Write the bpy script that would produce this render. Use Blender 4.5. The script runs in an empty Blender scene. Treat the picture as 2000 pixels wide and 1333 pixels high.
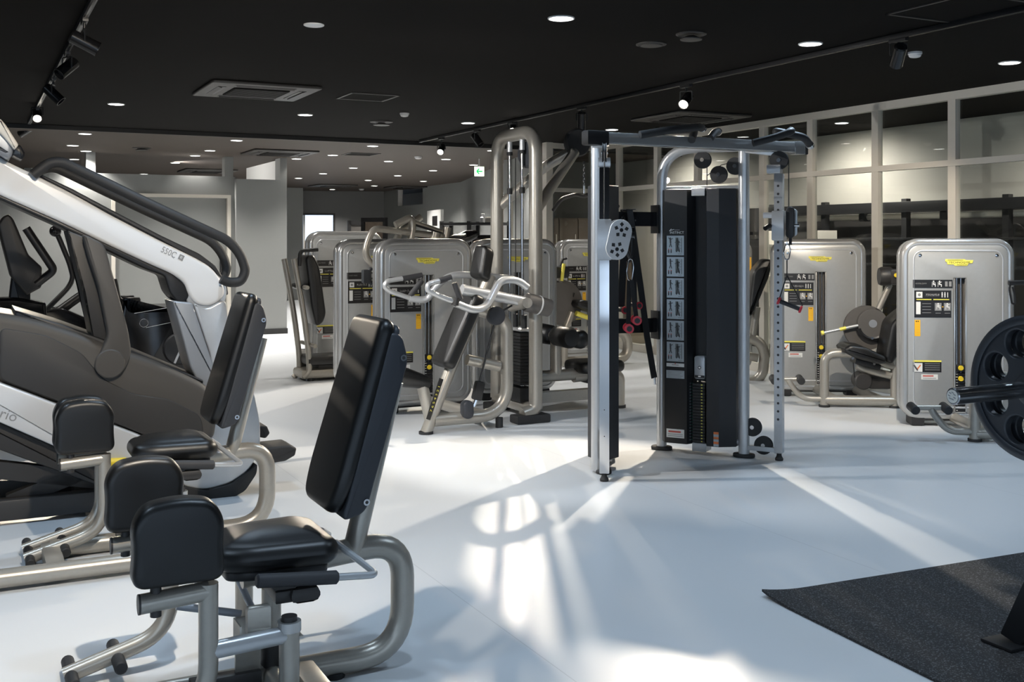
import bpy, math, random
from mathutils import Vector, Matrix
random.seed(7)
COL = bpy.context.scene.collection
CAMH, F, CX, CY = 1.48, 2100.0, 1000.0, 470.0
U = Vector((-.4516, .8922, 0)); V = Vector((.8922, .4516, 0))
PI = math.pi
CEIL = 2.83; CEIL2 = 2.79

# ---------------------------------------------------------------- helpers
def ray(px, py): return Vector(((px-CX)/F, 1.0, (CY-py)/F))
def onz(px, py, z=0.0):                    # the point at height z seen at a pixel
    r = ray(px, py); t = (z-CAMH)/r.z
    return Vector((r.x*t, t, z))
def ony(px, py, y):
    r = ray(px, py); return Vector((r.x*y, y, CAMH+r.z*y))

def fillet(P, r, closed=False, n=9):
    P = [Vector(p) for p in P]; N = len(P); out = []
    for i, p in enumerate(P):
        if not closed and i in (0, N-1): out.append(p); continue
        a, b = P[i-1], P[(i+1) % N]
        rr = r[i] if isinstance(r, (list, tuple)) else r
        da, db = (a-p).length, (b-p).length
        d = min(rr, .48*da, .48*db)
        if d < 1e-5: out.append(p); continue
        if d < .02: n_ = 4
        else: n_ = n
        A, B = p+(a-p).normalized()*d, p+(b-p).normalized()*d
        for k in range(n_+1):
            t = k/n_; out.append(A*(1-t)**2+p*2*t*(1-t)+B*t*t)
    return out

def rrect(w, h, r, n=5, cx=0, cy=0):
    P = []
    r = min(r, w/2-1e-4, h/2-1e-4)
    for (sx, sy, a0) in ((1, 1, 0), (-1, 1, 90), (-1, -1, 180), (1, -1, 270)):
        for k in range(n+1):
            a = math.radians(a0+90*k/n)
            P.append(Vector((cx+sx*(w/2-r)+r*math.cos(a), cy+sy*(h/2-r)+r*math.sin(a))))
    return P

def area2(P): return sum(P[i-1].x*P[i].y-P[i].x*P[i-1].y for i in range(len(P)))/2
def inset(P, d):
    n = len(P); out = []
    for i in range(n):
        e1 = (P[i]-P[i-1]); e2 = (P[(i+1) % n]-P[i])
        if e1.length < 1e-7: e1 = e2
        if e2.length < 1e-7: e2 = e1
        e1 = e1.normalized(); e2 = e2.normalized()
        n1 = Vector((-e1.y, e1.x)); n2 = Vector((-e2.y, e2.x)); m = n1+n2
        if m.length < 1e-4: out.append(P[i]+n1*d); continue
        m.normalize(); c = max(.4, m.dot(n1))
        out.append(P[i]+m*(d/c))
    return out

_txt = {}
def text_geo(s):
    if s in _txt: return _txt[s]
    cu = bpy.data.curves.new('lettering', 'FONT'); cu.body = s; cu.align_x = 'CENTER'; cu.align_y = 'CENTER'; cu.resolution_u = 3
    ob = bpy.data.objects.new('lettering', cu); COL.objects.link(ob)
    dg = bpy.context.evaluated_depsgraph_get(); ev = ob.evaluated_get(dg); me = ev.to_mesh()
    vs = [v.co.copy() for v in me.vertices]; fs = [tuple(p.vertices) for p in me.polygons]
    ev.to_mesh_clear(); bpy.data.objects.remove(ob); bpy.data.curves.remove(cu)
    _txt[s] = (vs, fs); return _txt[s]

X3, Y3, Z3 = Vector((1, 0, 0)), Vector((0, 1, 0)), Vector((0, 0, 1))
class MB:
    def __init__(s): s.V = []; s.F = []; s.M = []; s.flat = []
    def add(s, vs, fs, m):
        b = len(s.V); s.V += [tuple(v) for v in vs]
        s.F += [tuple(b+i for i in f) for f in fs]; s.M += [m]*len(fs); return s
    def tube(s, pts, r, m, fil=0, n=12, closed=False, caps=True, flat=1.0):
        P = [Vector(p) for p in pts]
        if fil: P = fillet(P, fil, closed)
        Q = [P[0]]
        for p in P[1:]:
            if (p-Q[-1]).length > 1e-5: Q.append(p)
        P = Q; N = len(P)
        T = []
        for i in range(N):
            if closed: t = P[(i+1) % N]-P[i-1]
            else: t = P[min(i+1, N-1)]-P[max(i-1, 0)]
            T.append(t.normalized())
        ref = Vector((0, 0, 1)) if abs(T[0].z) < .9 else Vector((1, 0, 0))
        a = T[0].cross(ref).normalized(); vs = []
        for i in range(N):
            a = (a-T[i]*a.dot(T[i])).normalized(); b = T[i].cross(a)
            rr = r(i/(N-1)) if callable(r) else r
            for k in range(n):
                w = 2*PI*k/n; vs.append(P[i]+a*math.cos(w)*rr+b*math.sin(w)*rr*flat)
        fs = []
        for i in range(N if closed else N-1):
            j = (i+1) % N
            for k in range(n):
                l = (k+1) % n; fs.append((i*n+k, i*n+l, j*n+l, j*n+k))
        if not closed and caps: fs += [tuple(range(n)), tuple((N-1)*n+k for k in range(n))]
        return s.add(vs, fs, m)
    def lathe(s, p0, ax, prof, m, n=24, caps=True):
        p0 = Vector(p0); ax = Vector(ax).normalized()
        ref = Z3 if abs(ax.z) < .9 else X3
        a = ax.cross(ref).normalized(); b = ax.cross(a); vs = []; fs = []
        for (t, r) in prof:
            for k in range(n):
                w = 2*PI*k/n; vs.append(p0+ax*t+(a*math.cos(w)+b*math.sin(w))*max(r, 1e-4))
        for i in range(len(prof)-1):
            for k in range(n):
                l = (k+1) % n; fs.append((i*n+k, i*n+l, (i+1)*n+l, (i+1)*n+k))
        if caps: fs += [tuple(range(n)), tuple((len(prof)-1)*n+k for k in range(n))]
        return s.add(vs, fs, m)
    def cyl(s, p0, p1, r, m, n=20, e=0):
        p0 = Vector(p0); d = Vector(p1)-p0; L = d.length
        pr = [(0, r-e), (e, r), (L-e, r), (L, r-e)] if e else [(0, r), (L, r)]
        return s.lathe(p0, d, pr, m, n)
    def ball(s, c, r, m, n=14):
        pr = [(r-r*math.cos(PI*i/8), r*math.sin(PI*i/8)) for i in range(9)]
        return s.lathe(Vector(c)-Z3*r, Z3, pr, m, n)
    # slab: a 2D outline (in O + x*ex + y*ey) thickened along ez from t0 to t1, edges rounded by e
    def slab(s, poly, m, t0=0, t1=.01, e=0, k=3, O=(0, 0, 0), ex=X3, ey=Z3, ez=Y3, dome=0, mcap=None):
        poly = [Vector((p[0], p[1])) for p in poly]; Q = []
        for p in poly:
            if not Q or (p-Q[-1]).length > 1e-5: Q.append(p)
        if (Q[0]-Q[-1]).length < 1e-5: Q.pop()
        poly = Q
        if area2(poly) < 0: poly.reverse()
        O = Vector(O); n = len(poly); L = []
        e = min(e, abs(t1-t0)/2*.98)
        sg = 1 if t1 > t0 else -1
        if e > 0:
            for i in range(k+1):
                a = PI/2*i/k; L.append((e*(1-math.sin(a)), t0+sg*e*(1-math.cos(a))))
            for i in range(k+1):
                a = PI/2*(1-i/k); L.append((e*(1-math.sin(a)), t1-sg*e*(1-math.cos(a))))
        else: L = [(0, t0), (0, t1)]
        vs = []
        for (d, t) in L:
            for p in (inset(poly, d) if d > 1e-6 else poly): vs.append(O+ex*p.x+ey*p.y+ez*t)
        if dome:
            base = inset(poly, e) if e else poly
            c = sum(base, Vector((0, 0)))/n
            for (q, h) in ((.93, .2), (.82, .42), (.66, .67), (.46, .86), (.22, .97)):
                for p in base: pp = c+(p-c)*q; vs.append(O+ex*pp.x+ey*pp.y+ez*(t1+sg*dome*h))
        R = len(vs)//n; fs = []; 
        for i in range(R-1):
            for j in range(n):
                l = (j+1) % n; fs.append((i*n+j, i*n+l, (i+1)*n+l, (i+1)*n+j))
        s.add(vs, fs, m)
        b = len(s.V)-len(vs)
        s.flat += [len(s.F)]+([] if dome else [len(s.F)+1])
        s.F += [tuple(b+j for j in range(n)), tuple(b+(R-1)*n+j for j in range(n))]; s.M += [m, mcap or m]
        return s
    def box(s, c, sx, sy, sz, m, e=0, R=None, k=2):
        c = Vector(c); ex, ey, ez = X3, Y3, Z3
        if R is not None: ex, ey, ez = R@X3, R@Y3, R@Z3
        return s.slab([(-sx/2, -sy/2), (sx/2, -sy/2), (sx/2, sy/2), (-sx/2, sy/2)], m, -sz/2, sz/2, e, k, c, ex, ey, ez)
    def bar(s, p0, p1, w, h, m, e=0, up=Z3):          # a box beam between two points
        p0 = Vector(p0); d = Vector(p1)-p0; L = d.length; d.normalize()
        sd = d.cross(up).normalized(); u = sd.cross(d)
        return s.slab([(-w/2, -h/2), (w/2, -h/2), (w/2, h/2), (-w/2, h/2)], m, 0, L, e, 2, p0, sd, u, d)
    def quad(s, O, w, h, m, ex=X3, ey=Z3):
        O = Vector(O); return s.add([O-ex*w/2-ey*h/2, O+ex*w/2-ey*h/2, O+ex*w/2+ey*h/2, O-ex*w/2+ey*h/2], [(0, 1, 2, 3)], m)
    def disc(s, O, r, m, ex=X3, ey=Z3, n=20):
        O = Vector(O); return s.add([O+ex*r*math.cos(2*PI*i/n)+ey*r*math.sin(2*PI*i/n) for i in range(n)], [tuple(range(n))], m)
    def line(s, a, b, w, m, O=(0, 0, 0), ex=X3, ey=Z3):  # a flat stroke
        a = Vector(a); b = Vector(b); d = (b-a).normalized(); q = Vector((-d.y, d.x))*w/2; O = Vector(O)
        return s.add([O+ex*p.x+ey*p.y for p in (a-q, b-q, b+q, a+q)], [(0, 1, 2, 3)], m)
    def text(s, t, O, size, m, ex=X3, ey=Z3, wfit=None):
        vs, fs = text_geo(t)
        if not vs: return s
        x0 = min(v.x for v in vs); x1 = max(v.x for v in vs); y0 = min(v.y for v in vs); y1 = max(v.y for v in vs)
        ky = size; kx = size if not wfit else wfit/(x1-x0)
        O = Vector(O); return s.add([O+ex*(v.x-(x0+x1)/2)*kx+ey*(v.y-(y0+y1)/2)*ky for v in vs], fs, m)
    def build(s, name, parent=None, smooth=35, label=None, kind=None):
        me = bpy.data.meshes.new(name); me.from_pydata(s.V, [], s.F)
        keys = []
        for m in s.M:
            if m not in keys: keys.append(m)
        for kx in keys: me.materials.append(MAT[kx])
        me.polygons.foreach_set('material_index', [keys.index(m) for m in s.M])
        import bmesh
        bm = bmesh.new(); bm.from_mesh(me); bmesh.ops.recalc_face_normals(bm, faces=bm.faces); bm.to_mesh(me); bm.free()
        if smooth:
            fl = set(s.flat); me.polygons.foreach_set('use_smooth', [i not in fl for i in range(len(me.polygons))]); me.set_sharp_from_angle(angle=math.radians(smooth))
        me.update()
        ob = bpy.data.objects.new(name, me); COL.objects.link(ob)
        if parent is not None: ob.parent = parent
        if label: ob['label'] = label
        if kind: ob['kind'] = kind
        return ob

def tag(o, label, cat, group=None):
    o['label'] = label; o['category'] = cat
    if group: o['group'] = group
    return o

class Thing:                                  # an Empty at the base of a thing; x along d, y to its left
    def __init__(s, name, label, cat, loc, d=(1, 0, 0), group=None):
        d = Vector((d[0], d[1], 0)).normalized()
        s.o = Vector((loc[0], loc[1], loc[2] if len(loc) > 2 else 0)); s.d = d; s.n = Vector((-d.y, d.x, 0))
        s.root = bpy.data.objects.new(name, None); COL.objects.link(s.root)
        s.root.location = s.o; s.root.rotation_euler = (0, 0, math.atan2(d.y, d.x)); s.root.empty_display_size = .1
        tag(s.root, label, cat, group)
    def loc(s, w): w = Vector(w)-s.o; return Vector((w.dot(s.d), w.dot(s.n), w.z))
    def p(s, px, py, lat=0.0):                # where the sight line meets the plane y = lat
        r = ray(px, py); c = Vector((0, 0, CAMH))-s.o
        t = (lat-c.dot(s.n))/r.dot(s.n)
        return s.loc(Vector((0, 0, CAMH))+r*t)
    def poly(s, pts, lat=0.0):
        return [(q.x, q.z) for q in (s.p(a, b, lat) for a, b in pts)]
    def path(s, pts, lat=0.0, lats=None): return [s.p(a, b, lats[i] if lats else lat) for i, (a, b) in enumerate(pts)]

def struct(name, mb, parent=None, smooth=0):
    o = mb.build(name, parent, smooth)
    if parent is None: o['kind'] = 'structure'
    return o
def copy_tree(o, parent=None):
    c = o.copy(); COL.objects.link(c)
    if parent: c.parent = parent
    for ch in list(o.children): copy_tree(ch, c)
    return c

# ---------------------------------------------------------------- materials
MAT = {}
def mat(key, col, rough=.5, metal=0, spec=.5, coat=0, bump=0, bscale=200, emit=0, noise=0, nscale=8):
    m = bpy.data.materials.new(key); m.use_nodes = True; nt = m.node_tree; b = nt.nodes['Principled BSDF']
    b.inputs['Base Color'].default_value = (*col, 1); b.inputs['Roughness'].default_value = rough
    b.inputs['Metallic'].default_value = metal; b.inputs['Specular IOR Level'].default_value = spec
    b.inputs['Coat Weight'].default_value = coat; b.inputs['Coat Roughness'].default_value = .08
    if emit:
        b.inputs['Emission Color'].default_value = (*col, 1); b.inputs['Emission Strength'].default_value = emit
    tc = nt.nodes.new('ShaderNodeTexCoord')
    if noise:
        nz = nt.nodes.new('ShaderNodeTexNoise'); nz.inputs['Scale'].default_value = nscale; nz.inputs['Detail'].default_value = 4
        nt.links.new(tc.outputs['Object'], nz.inputs['Vector'])
        mx = nt.nodes.new('ShaderNodeMix'); mx.data_type = 'RGBA'
        mx.inputs[6].default_value = tuple(c*(1-noise) for c in col)+(1,); mx.inputs[7].default_value = tuple(min(1, c*(1+noise)) for c in col)+(1,)
        nt.links.new(nz.outputs['Fac'], mx.inputs[0]); nt.links.new(mx.outputs[2], b.inputs['Base Color'])
    if bump:
        nz = nt.nodes.new('ShaderNodeTexNoise'); nz.inputs['Scale'].default_value = bscale; nz.inputs['Detail'].default_value = 3
        nt.links.new(tc.outputs['Object'], nz.inputs['Vector'])
        bp = nt.nodes.new('ShaderNodeBump'); bp.inputs['Strength'].default_value = bump; bp.inputs['Distance'].default_value = .002
        nt.links.new(nz.outputs['Fac'], bp.inputs['Height']); nt.links.new(bp.outputs['Normal'], b.inputs['Normal'])
    MAT[key] = m; return m
mat('silver', (.40, .375, .33), .33, .55, noise=.06, nscale=60)
mat('silver_light', (.56, .57, .58), .3, .5, noise=.04, nscale=40)
mat('panel', (.42, .425, .42), .36, .35, noise=.05, nscale=30)
mat('rim', (.5, .5, .49), .22, .65)
mat('chrome', (.62, .62, .63), .12, 1.0)
mat('steel', (.45, .45, .46), .25, 1.0)
mat('leather', (.004, .004, .0042), .4, 0, .55, bump=.1, bscale=350)
mat('back_shell', (.035, .038, .045), .5, 0, .45, bump=.1, bscale=500)
mat('black', (.012, .012, .013), .4)
mat('black_gloss', (.01, .01, .011), .18)
mat('rubber', (.018, .018, .019), .62, bump=.3, bscale=300)
mat('grip', (.03, .03, .033), .6, bump=.2, bscale=400)
mat('dark', (.028, .026, .025), .45)
mat('cam', (.10, .092, .085), .5, noise=.05)
mat('shell', (.062, .056, .05), .55, bump=.12, bscale=600)
mat('shell_dark', (.034, .032, .031), .5)
mat('white', (.74, .74, .74), .3)
mat('gloss_silver', (.66, .66, .66), .27, .3, noise=.02)
mat('bluegrey', (.32, .34, .37), .4, .3)
mat('yellow', (.80, .58, .03), .45)
mat('lemon', (.85, .75, .12), .45)
mat('amber', (.85, .45, .02), .5)
mat('red', (.6, .03, .05), .4)
mat('orange', (.75, .2, .06), .5)
mat('placard', (.012, .011, .011), .35)
mat('print_white', (.75, .75, .73), .5)
mat('print_grey', (.25, .25, .25), .5)
mat('card', (.42, .47, .5), .45)
mat('card_ink', (.06, .06, .065), .5)
mat('card_body', (.17, .19, .19), .5)
mat('green_ink', (.05, .28, .18), .5)
mat('red_ink', (.5, .08, .06), .5)
mat('shroud', (.008, .0083, .0095), .45, bump=.08, bscale=400)
mat('shroud_flat', (.017, .018, .021), .5)
mat('strap', (.012, .012, .013), .8, bump=.4, bscale=600)
mat('wall', (.2, .205, .2), .75, bump=.05, bscale=90, noise=.03, nscale=3)
mat('wall_dark', (.17, .172, .17), .75, noise=.03, nscale=3)
mat('wall_white', (.62, .62, .6), .7, noise=.02, nscale=2)
mat('wall_cream', (.52, .5, .45), .6, noise=.03, nscale=2)
mat('wall_charcoal', (.06, .06, .062), .8)
mat('wall_tan', (.3, .24, .17), .7)
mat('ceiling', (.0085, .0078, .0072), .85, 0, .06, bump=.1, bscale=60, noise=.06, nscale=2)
mat('ceiling_far', (.06, .048, .040), .7, 0, .25, bump=.1, bscale=60, noise=.05, nscale=2)  # paler than the near ceiling: its stronger lighting is put into the colour
mat('ceil_trim', (.012, .011, .011), .6)
mat('vent', (.032, .029, .027), .5)
mat('frame_cream', (.64, .6, .53), .4, noise=.03, nscale=12)
mat('locker', (.13, .10, .075), .5, noise=.15, nscale=6)
mat('base_black', (.015, .015, .015), .5)
mat('lamp', (1, .98, .94), emit=12)
mat('spot_glow', (1, .93, .82), emit=14)
mat('sign_white', (.9, 1, .8), emit=1.2)
mat('sign_green', (.0, .55, .15), emit=1.0)
mat('chalk', (.7, .68, .62), .6)

def floor_mat():
    m = bpy.data.materials.new('floor'); m.use_nodes = True; nt = m.node_tree; b = nt.nodes['Principled BSDF']
    tc = nt.nodes.new('ShaderNodeTexCoord'); mp = nt.nodes.new('ShaderNodeMapping')
    mp.inputs['Rotation'].default_value = (0, 0, -.469); nt.links.new(tc.outputs['Object'], mp.inputs['Vector'])
    # welded seams between the vinyl sheets
    sx = nt.nodes.new('ShaderNodeSeparateXYZ'); nt.links.new(mp.outputs['Vector'], sx.inputs['Vector'])
    md = nt.nodes.new('ShaderNodeMath'); md.operation = 'PINGPONG'; md.inputs[1].default_value = .91; nt.links.new(sx.outputs['X'], md.inputs[0])
    lt = nt.nodes.new('ShaderNodeMath'); lt.operation = 'LESS_THAN'; lt.inputs[1].default_value = .0025; nt.links.new(md.outputs[0], lt.inputs[0])
    ml = nt.nodes.new('ShaderNodeMath'); ml.operation = 'MULTIPLY'; ml.inputs[1].default_value = .35; nt.links.new(lt.outputs[0], ml.inputs[0])
    m2 = nt.nodes.new('ShaderNodeMix'); m2.data_type = 'RGBA'; m2.inputs[7].default_value = (.3, .31, .33, 1)
    nt.links.new(ml.outputs[0], m2.inputs[0]); m2.inputs[6].default_value = (.62, .64, .66, 1); nt.links.new(m2.outputs[2], b.inputs['Base Color'])
    b.inputs['Roughness'].default_value = .32
    MAT['floor'] = m
def mat_mat():
    m = bpy.data.materials.new('speckled_rubber'); m.use_nodes = True; nt = m.node_tree; b = nt.nodes['Principled BSDF']
    tc = nt.nodes.new('ShaderNodeTexCoord'); n1 = nt.nodes.new('ShaderNodeTexNoise'); n1.inputs['Scale'].default_value = 150; n1.inputs['Detail'].default_value = 2
    nt.links.new(tc.outputs['Object'], n1.inputs['Vector'])
    cr = nt.nodes.new('ShaderNodeValToRGB'); cr.color_ramp.elements[0].position = .55; cr.color_ramp.elements[1].position = .66
    cr.color_ramp.elements[0].color = (.011, .011, .012, 1); cr.color_ramp.elements[1].color = (.10, .105, .11, 1)
    nt.links.new(n1.outputs['Fac'], cr.inputs['Fac']); nt.links.new(cr.outputs['Color'], b.inputs['Base Color']); b.inputs['Roughness'].default_value = .8
    bp = nt.nodes.new('ShaderNodeBump'); bp.inputs['Strength'].default_value = .4; bp.inputs['Distance'].default_value = .002
    nt.links.new(n1.outputs['Fac'], bp.inputs['Height']); nt.links.new(bp.outputs['Normal'], b.inputs['Normal'])
    MAT['speckled'] = m
def glass_mat():
    m = bpy.data.materials.new('glass'); m.use_nodes = True; nt = m.node_tree; nt.nodes.clear()
    o = nt.nodes.new('ShaderNodeOutputMaterial'); t = nt.nodes.new('ShaderNodeBsdfTransparent'); g = nt.nodes.new('ShaderNodeBsdfGlossy')
    t.inputs['Color'].default_value = (.93, .95, .94, 1); g.inputs['Roughness'].default_value = .01
    f = nt.nodes.new('ShaderNodeFresnel'); f.inputs['IOR'].default_value = 1.5; x = nt.nodes.new('ShaderNodeMixShader')
    ge = nt.nodes.new('ShaderNodeNewGeometry'); mr = nt.nodes.new('ShaderNodeMapRange'); mr.inputs[3].default_value = 1.5; mr.inputs[4].default_value = 1/1.5
    nt.links.new(ge.outputs['Backfacing'], mr.inputs[0]); nt.links.new(mr.outputs[0], f.inputs['IOR'])
    nt.links.new(f.outputs[0], x.inputs[0]); nt.links.new(t.outputs[0], x.inputs[1]); nt.links.new(g.outputs[0], x.inputs[2]); nt.links.new(x.outputs[0], o.inputs[0])
    MAT['glass'] = m
floor_mat(); mat_mat(); glass_mat()
E_NEAR, E_FAR, E_S1, E_S2, E_S6, E_S4, E_COR, E_SA, E_SC = 74, 180, 500, 600, 420, 260, 150, 340, 280
SKY, EXPO = 2.2, 0.0
# ---------------------------------------------------------------- the room
def G(s, off=0.0, z=0.0):                   # along the glass partition; off = metres behind it
    p = Vector((4.31, 9.06, 0))+U*s+V*off; p.z = z; return p
RZ = Matrix.Rotation(math.atan2(V.y, V.x), 3, 'Z')
def wall(name, a, b, z0, z1, th, m, side=1, parent=None):   # th grows to the left of a->b times side
    a = Vector((a[0], a[1], 0)); b = Vector((b[0], b[1], 0)); d = (b-a); L = d.length; d.normalize(); n = Vector((-d.y, d.x, 0))*side
    mb = MB().slab([(0, z0), (L, z0), (L, z1), (0, z1)], m, 0, th, 0, O=a, ex=d, ey=Z3, ez=n)
    return struct(name, mb, parent)

struct('floor', MB().slab([(-16, -5), (14, -5), (14, 36), (-16, 36)], 'floor', -.1, 0, O=(0, 0, 0), ex=X3, ey=Y3, ez=Z3))
E0 = Vector((-5.87, 12.33, 0))               # the line of the ceiling step
a, b = E0-V*14, E0+V*22
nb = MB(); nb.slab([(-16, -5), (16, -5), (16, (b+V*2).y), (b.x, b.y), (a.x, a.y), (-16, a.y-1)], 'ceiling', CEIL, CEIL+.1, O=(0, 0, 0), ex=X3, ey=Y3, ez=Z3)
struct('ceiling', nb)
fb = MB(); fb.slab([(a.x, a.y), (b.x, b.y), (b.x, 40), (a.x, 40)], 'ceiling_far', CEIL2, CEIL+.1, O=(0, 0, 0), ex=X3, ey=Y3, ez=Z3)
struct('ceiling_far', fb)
tb = MB(); tb.bar((a.x, a.y, CEIL2+.012), (b.x, b.y, CEIL2+.012), .05, .05, 'ceil_trim')
struct('trim_1', tb)

# left grey partition wall with the sliding door opening, posts above it
W0 = Vector((-3.58, 17.1, 0))
def LW(t, off=0, z=0): p = W0-V*t+U*off; p.z = z; return p
tcol = .80                                   # width of the block at the partition's right end
dl, dr = 1.0, 3.0
lw = MB()
def seg(mb, t0, t1, z0, z1, off, th, m):
    mb.slab([(t0, z0), (t1, z0), (t1, z1), (t0, z1)], m, off, off+th, 0, O=W0, ex=-V, ey=Z3, ez=U)
x_jr, x_jl = .86, 2.62
seg(lw, tcol-.02, x_jr, 0, 2.48, .12, .16, 'wall'); seg(lw, x_jl, 14, 0, 2.48, .12, .16, 'wall'); seg(lw, x_jr, x_jl, 2.17, 2.48, .12, .16, 'wall')
struct('wall_left', lw)
lb = MB(); seg(lb, 0, tcol, 0, 2.44, 0, .3, 'wall'); seg(lb, 0, .11, 2.44, CEIL2, 0, .3, 'wall')
struct('wall_left_front', lb)
rb_ = MB(); rb_.slab([(.1, 2.30), (2.4, 2.30), (2.4, CEIL2), (.1, CEIL2)], 'wall_white', 0, .12, O=W0+U*.3-V*.02, ex=U, ey=Z3, ez=V)
struct('wall_left_inner', rb_)
pb = MB()
for t0 in (.82, 2.84): seg(pb, t0, t0+.13, 2.48, CEIL2, .12, .2, 'wall')
struct('trim_2', pb)
# posts standing farther back that show over the partition
for k, (px0, px1, y) in enumerate(((52, 66, 19.5), (170, 184, 20.5), (302, 314, 26), (444, 456, 26))):
    A = ony(px0, 345, y); B = ony(px1, 345, y)
    struct('trim_%d' % (3+k), MB().box(((A.x+B.x)/2, y, CEIL2/2), B.x-A.x, .2, CEIL2, 'wall_white' if k < 2 else 'wall'))
dj = MB()
seg(dj, x_jr, x_jr+.055, 0, 2.19, .09, .1, 'frame_cream'); seg(dj, x_jl-.055, x_jl, 0, 2.19, .09, .1, 'frame_cream'); seg(dj, x_jr+.055, x_jl-.055, 2.14, 2.19, .09, .1, 'frame_cream')
door = struct('door_1', dj)
dp = MB(); seg(dp, x_jr+.055, x_jl-.055, .01, 2.14, .2, .05, 'wall'); dp.build('door_panel', door, 0)
hb = MB(); hp = LW(x_jr+.14, .17); hb.tube([hp+Z3*.98, hp+Z3*1.16], .018, 'black'); hb.build('door_handle', door)
sb = MB(); seg(sb, -.01, tcol, 0, .085, -.015, .016, 'base_black'); seg(sb, tcol, x_jr, 0, .085, .105, .016, 'base_black'); seg(sb, x_jl, 14, 0, .085, .105, .016, 'base_black')
struct('baseboard_left', sb)

# far end: a short wall, the end wall with its bright doorway, the wall running back towards the glass
ng = Vector((-6.9, 25.6, 0))
wall('wall_far_left', (-15, 22.3), ng+V*2.05+U*.3, 0, CEIL2, .2, 'wall', 1)
FW = Vector((-5.70, 28.3, 0)); FD = Vector((1, .2, 0)).normalized()
fw = MB()
def fseg(t0, t1, z0, z1, m='wall_dark'): fw.slab([(t0, z0), (t1, z0), (t1, z1), (t0, z1)], m, 0, .2, O=FW, ex=FD, ey=Z3, ez=Vector((-FD.y, FD.x, 0)))
fseg(-9, -.7, 0, CEIL2); fseg(.98, 2.4, 0, CEIL2); fseg(-.7, .98, 2.17, CEIL2)
struct('wall_far', fw)
dd = MB()
for (t0, t1, z0, z1) in ((.98, 1.03, 0, 2.2), (-.7, 1.03, 2.15, 2.2), (.2, .25, 0, 2.15)):
    dd.slab([(t0, z0), (t1, z0), (t1, z1), (t0, z1)], 'frame_cream' if t0 < .5 and z0 == 0 else 'dark', -.03, .12, O=FW, ex=FD, ey=Z3, ez=Vector((-FD.y, FD.x, 0)))
struct('door_2', dd)
K0 = Vector((-3.45, 28.8, 0)); K1 = Vector((-2.98, 27.85, 0)); K2 = Vector((-2.18, 26.25, 0)); K3 = Vector((-1.15, 24.1, 0)); K4 = Vector((.43, 14.85, 0))
wall('wall_back', K0, K1, 0, CEIL2, .15, 'wall', 1); wall('wall_back_low', K1, K2, 0, 2.37, .15, 'wall', 1)
wall('wall_back_mid', K2, K3, 0, CEIL2, .15, 'wall', 1); wall('wall_right_back', K3, K4, 0, CEIL2, .15, 'wall', 1)
wall('wall_back_outer', K1+V*1.1+U*3, K2+V*1.1-U*3, 0, CEIL2, .1, 'wall_tan', 1)
wall('wall_north', (-16, 35.9), (-9.2, 35.9), 0, CEIL, .1, 'wall', 1); wall('wall_north_east', (-4.4, 35.9), (14, 35.9), 0, CEIL, .1, 'wall', 1)
wall('wall_east', (13.9, 36), (13.9, -5), 0, CEIL, .1, 'wall', 1)
struct('trim_7', MB().box(K1+V*.1+Z3*1.4, .12, .12, 2.78, 'wall_white'))
# doorway with a cream frame in that wall, and the white door leaf with a dark notice
q = K3+(K4-K3)*.68; dk = (K4-K3).normalized(); nk = Vector((dk.y, -dk.x, 0))
d3 = MB()
for (t0, t1, z0, z1) in ((-.55, -.45, 0, 2.1), (.45, .55, 0, 2.1), (-.45, .45, 2.0, 2.1)):
    d3.slab([(t0, z0), (t1, z0), (t1, z1), (t0, z1)], 'frame_cream', -.03, .04, O=q, ex=dk, ey=Z3, ez=-nk)
d3o = struct('door_3', d3)
MB().slab([(-.45, 0), (.45, 0), (.45, 2), (-.45, 2)], 'locker', -.015, 0, O=q, ex=dk, ey=Z3, ez=-nk).build('door_panel', d3o, 0)

# glass partition: cream frame, panes, corner return
ms = [-1.09, -.17, .751, 1.675, 2.59, 3.363, 4.58, 5.447, 6.36, 7.0]
C0 = Vector((.45, 14.8, 0)); C1 = G(7.0)
wn = 1
def pane(name, a, b, z0, z1, sp):
    mb = MB().bar(a+Z3*((z0+z1)/2), b+Z3*((z0+z1)/2), .008, z1-z0, 'glass'); return struct(name, mb)
fr = MB()
for s_ in ms: fr.box(G(s_, .04, CEIL/2), .062, .085, CEIL, 'frame_cream', R=RZ)
for (z0, z1) in ((2.155, 2.21), (CEIL-.075, CEIL), (0, .1)):
    fr.bar(G(-2, .04, (z0+z1)/2), G(7.0, .04, (z0+z1)/2), .075, z1-z0, 'frame_cream')
    fr.bar(Vector((C0.x, C0.y, (z0+z1)/2)), Vector((C1.x, C1.y, (z0+z1)/2)), .07, z1-z0, 'frame_cream')
fr.box((C0.x+.04, C0.y+.02, CEIL/2), .1, .12, CEIL, 'frame_cream', R=RZ); fr.box((C1.x, C1.y, CEIL/2), .08, .08, CEIL, 'frame_cream', R=RZ)
struct('window_1', fr)
for i in range(len(ms)-1):
    for (z0, z1) in ((.1, 2.155), (2.21, CEIL-.075)):
        wn += 1; pane('window_%d' % wn, G(ms[i]+.03, .05), G(ms[i+1]-.03, .05), z0, z1, 0)
wn += 1; pane('window_%d' % wn, G(-2, .05), G(-1.12, .05), .1, CEIL-.08, 0)
for (z0, z1) in ((.1, 2.155), (2.21, CEIL-.075)):
    wn += 1; pane('window_%d' % wn, C0+V*.1, C1-V*.05, z0, z1, 0)
dh = Thing('door_handle_bar', 'black vertical pull handle on the cream framed glass door', 'handle', G(3.55, -.06, 1.36), -V)
dh_b = MB().tube([(0, 0, -.28), (0, 0, .28)], .013, 'black'); dh_b.box((0, -.0, .24), .02, .02, .02, 'black')
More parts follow.
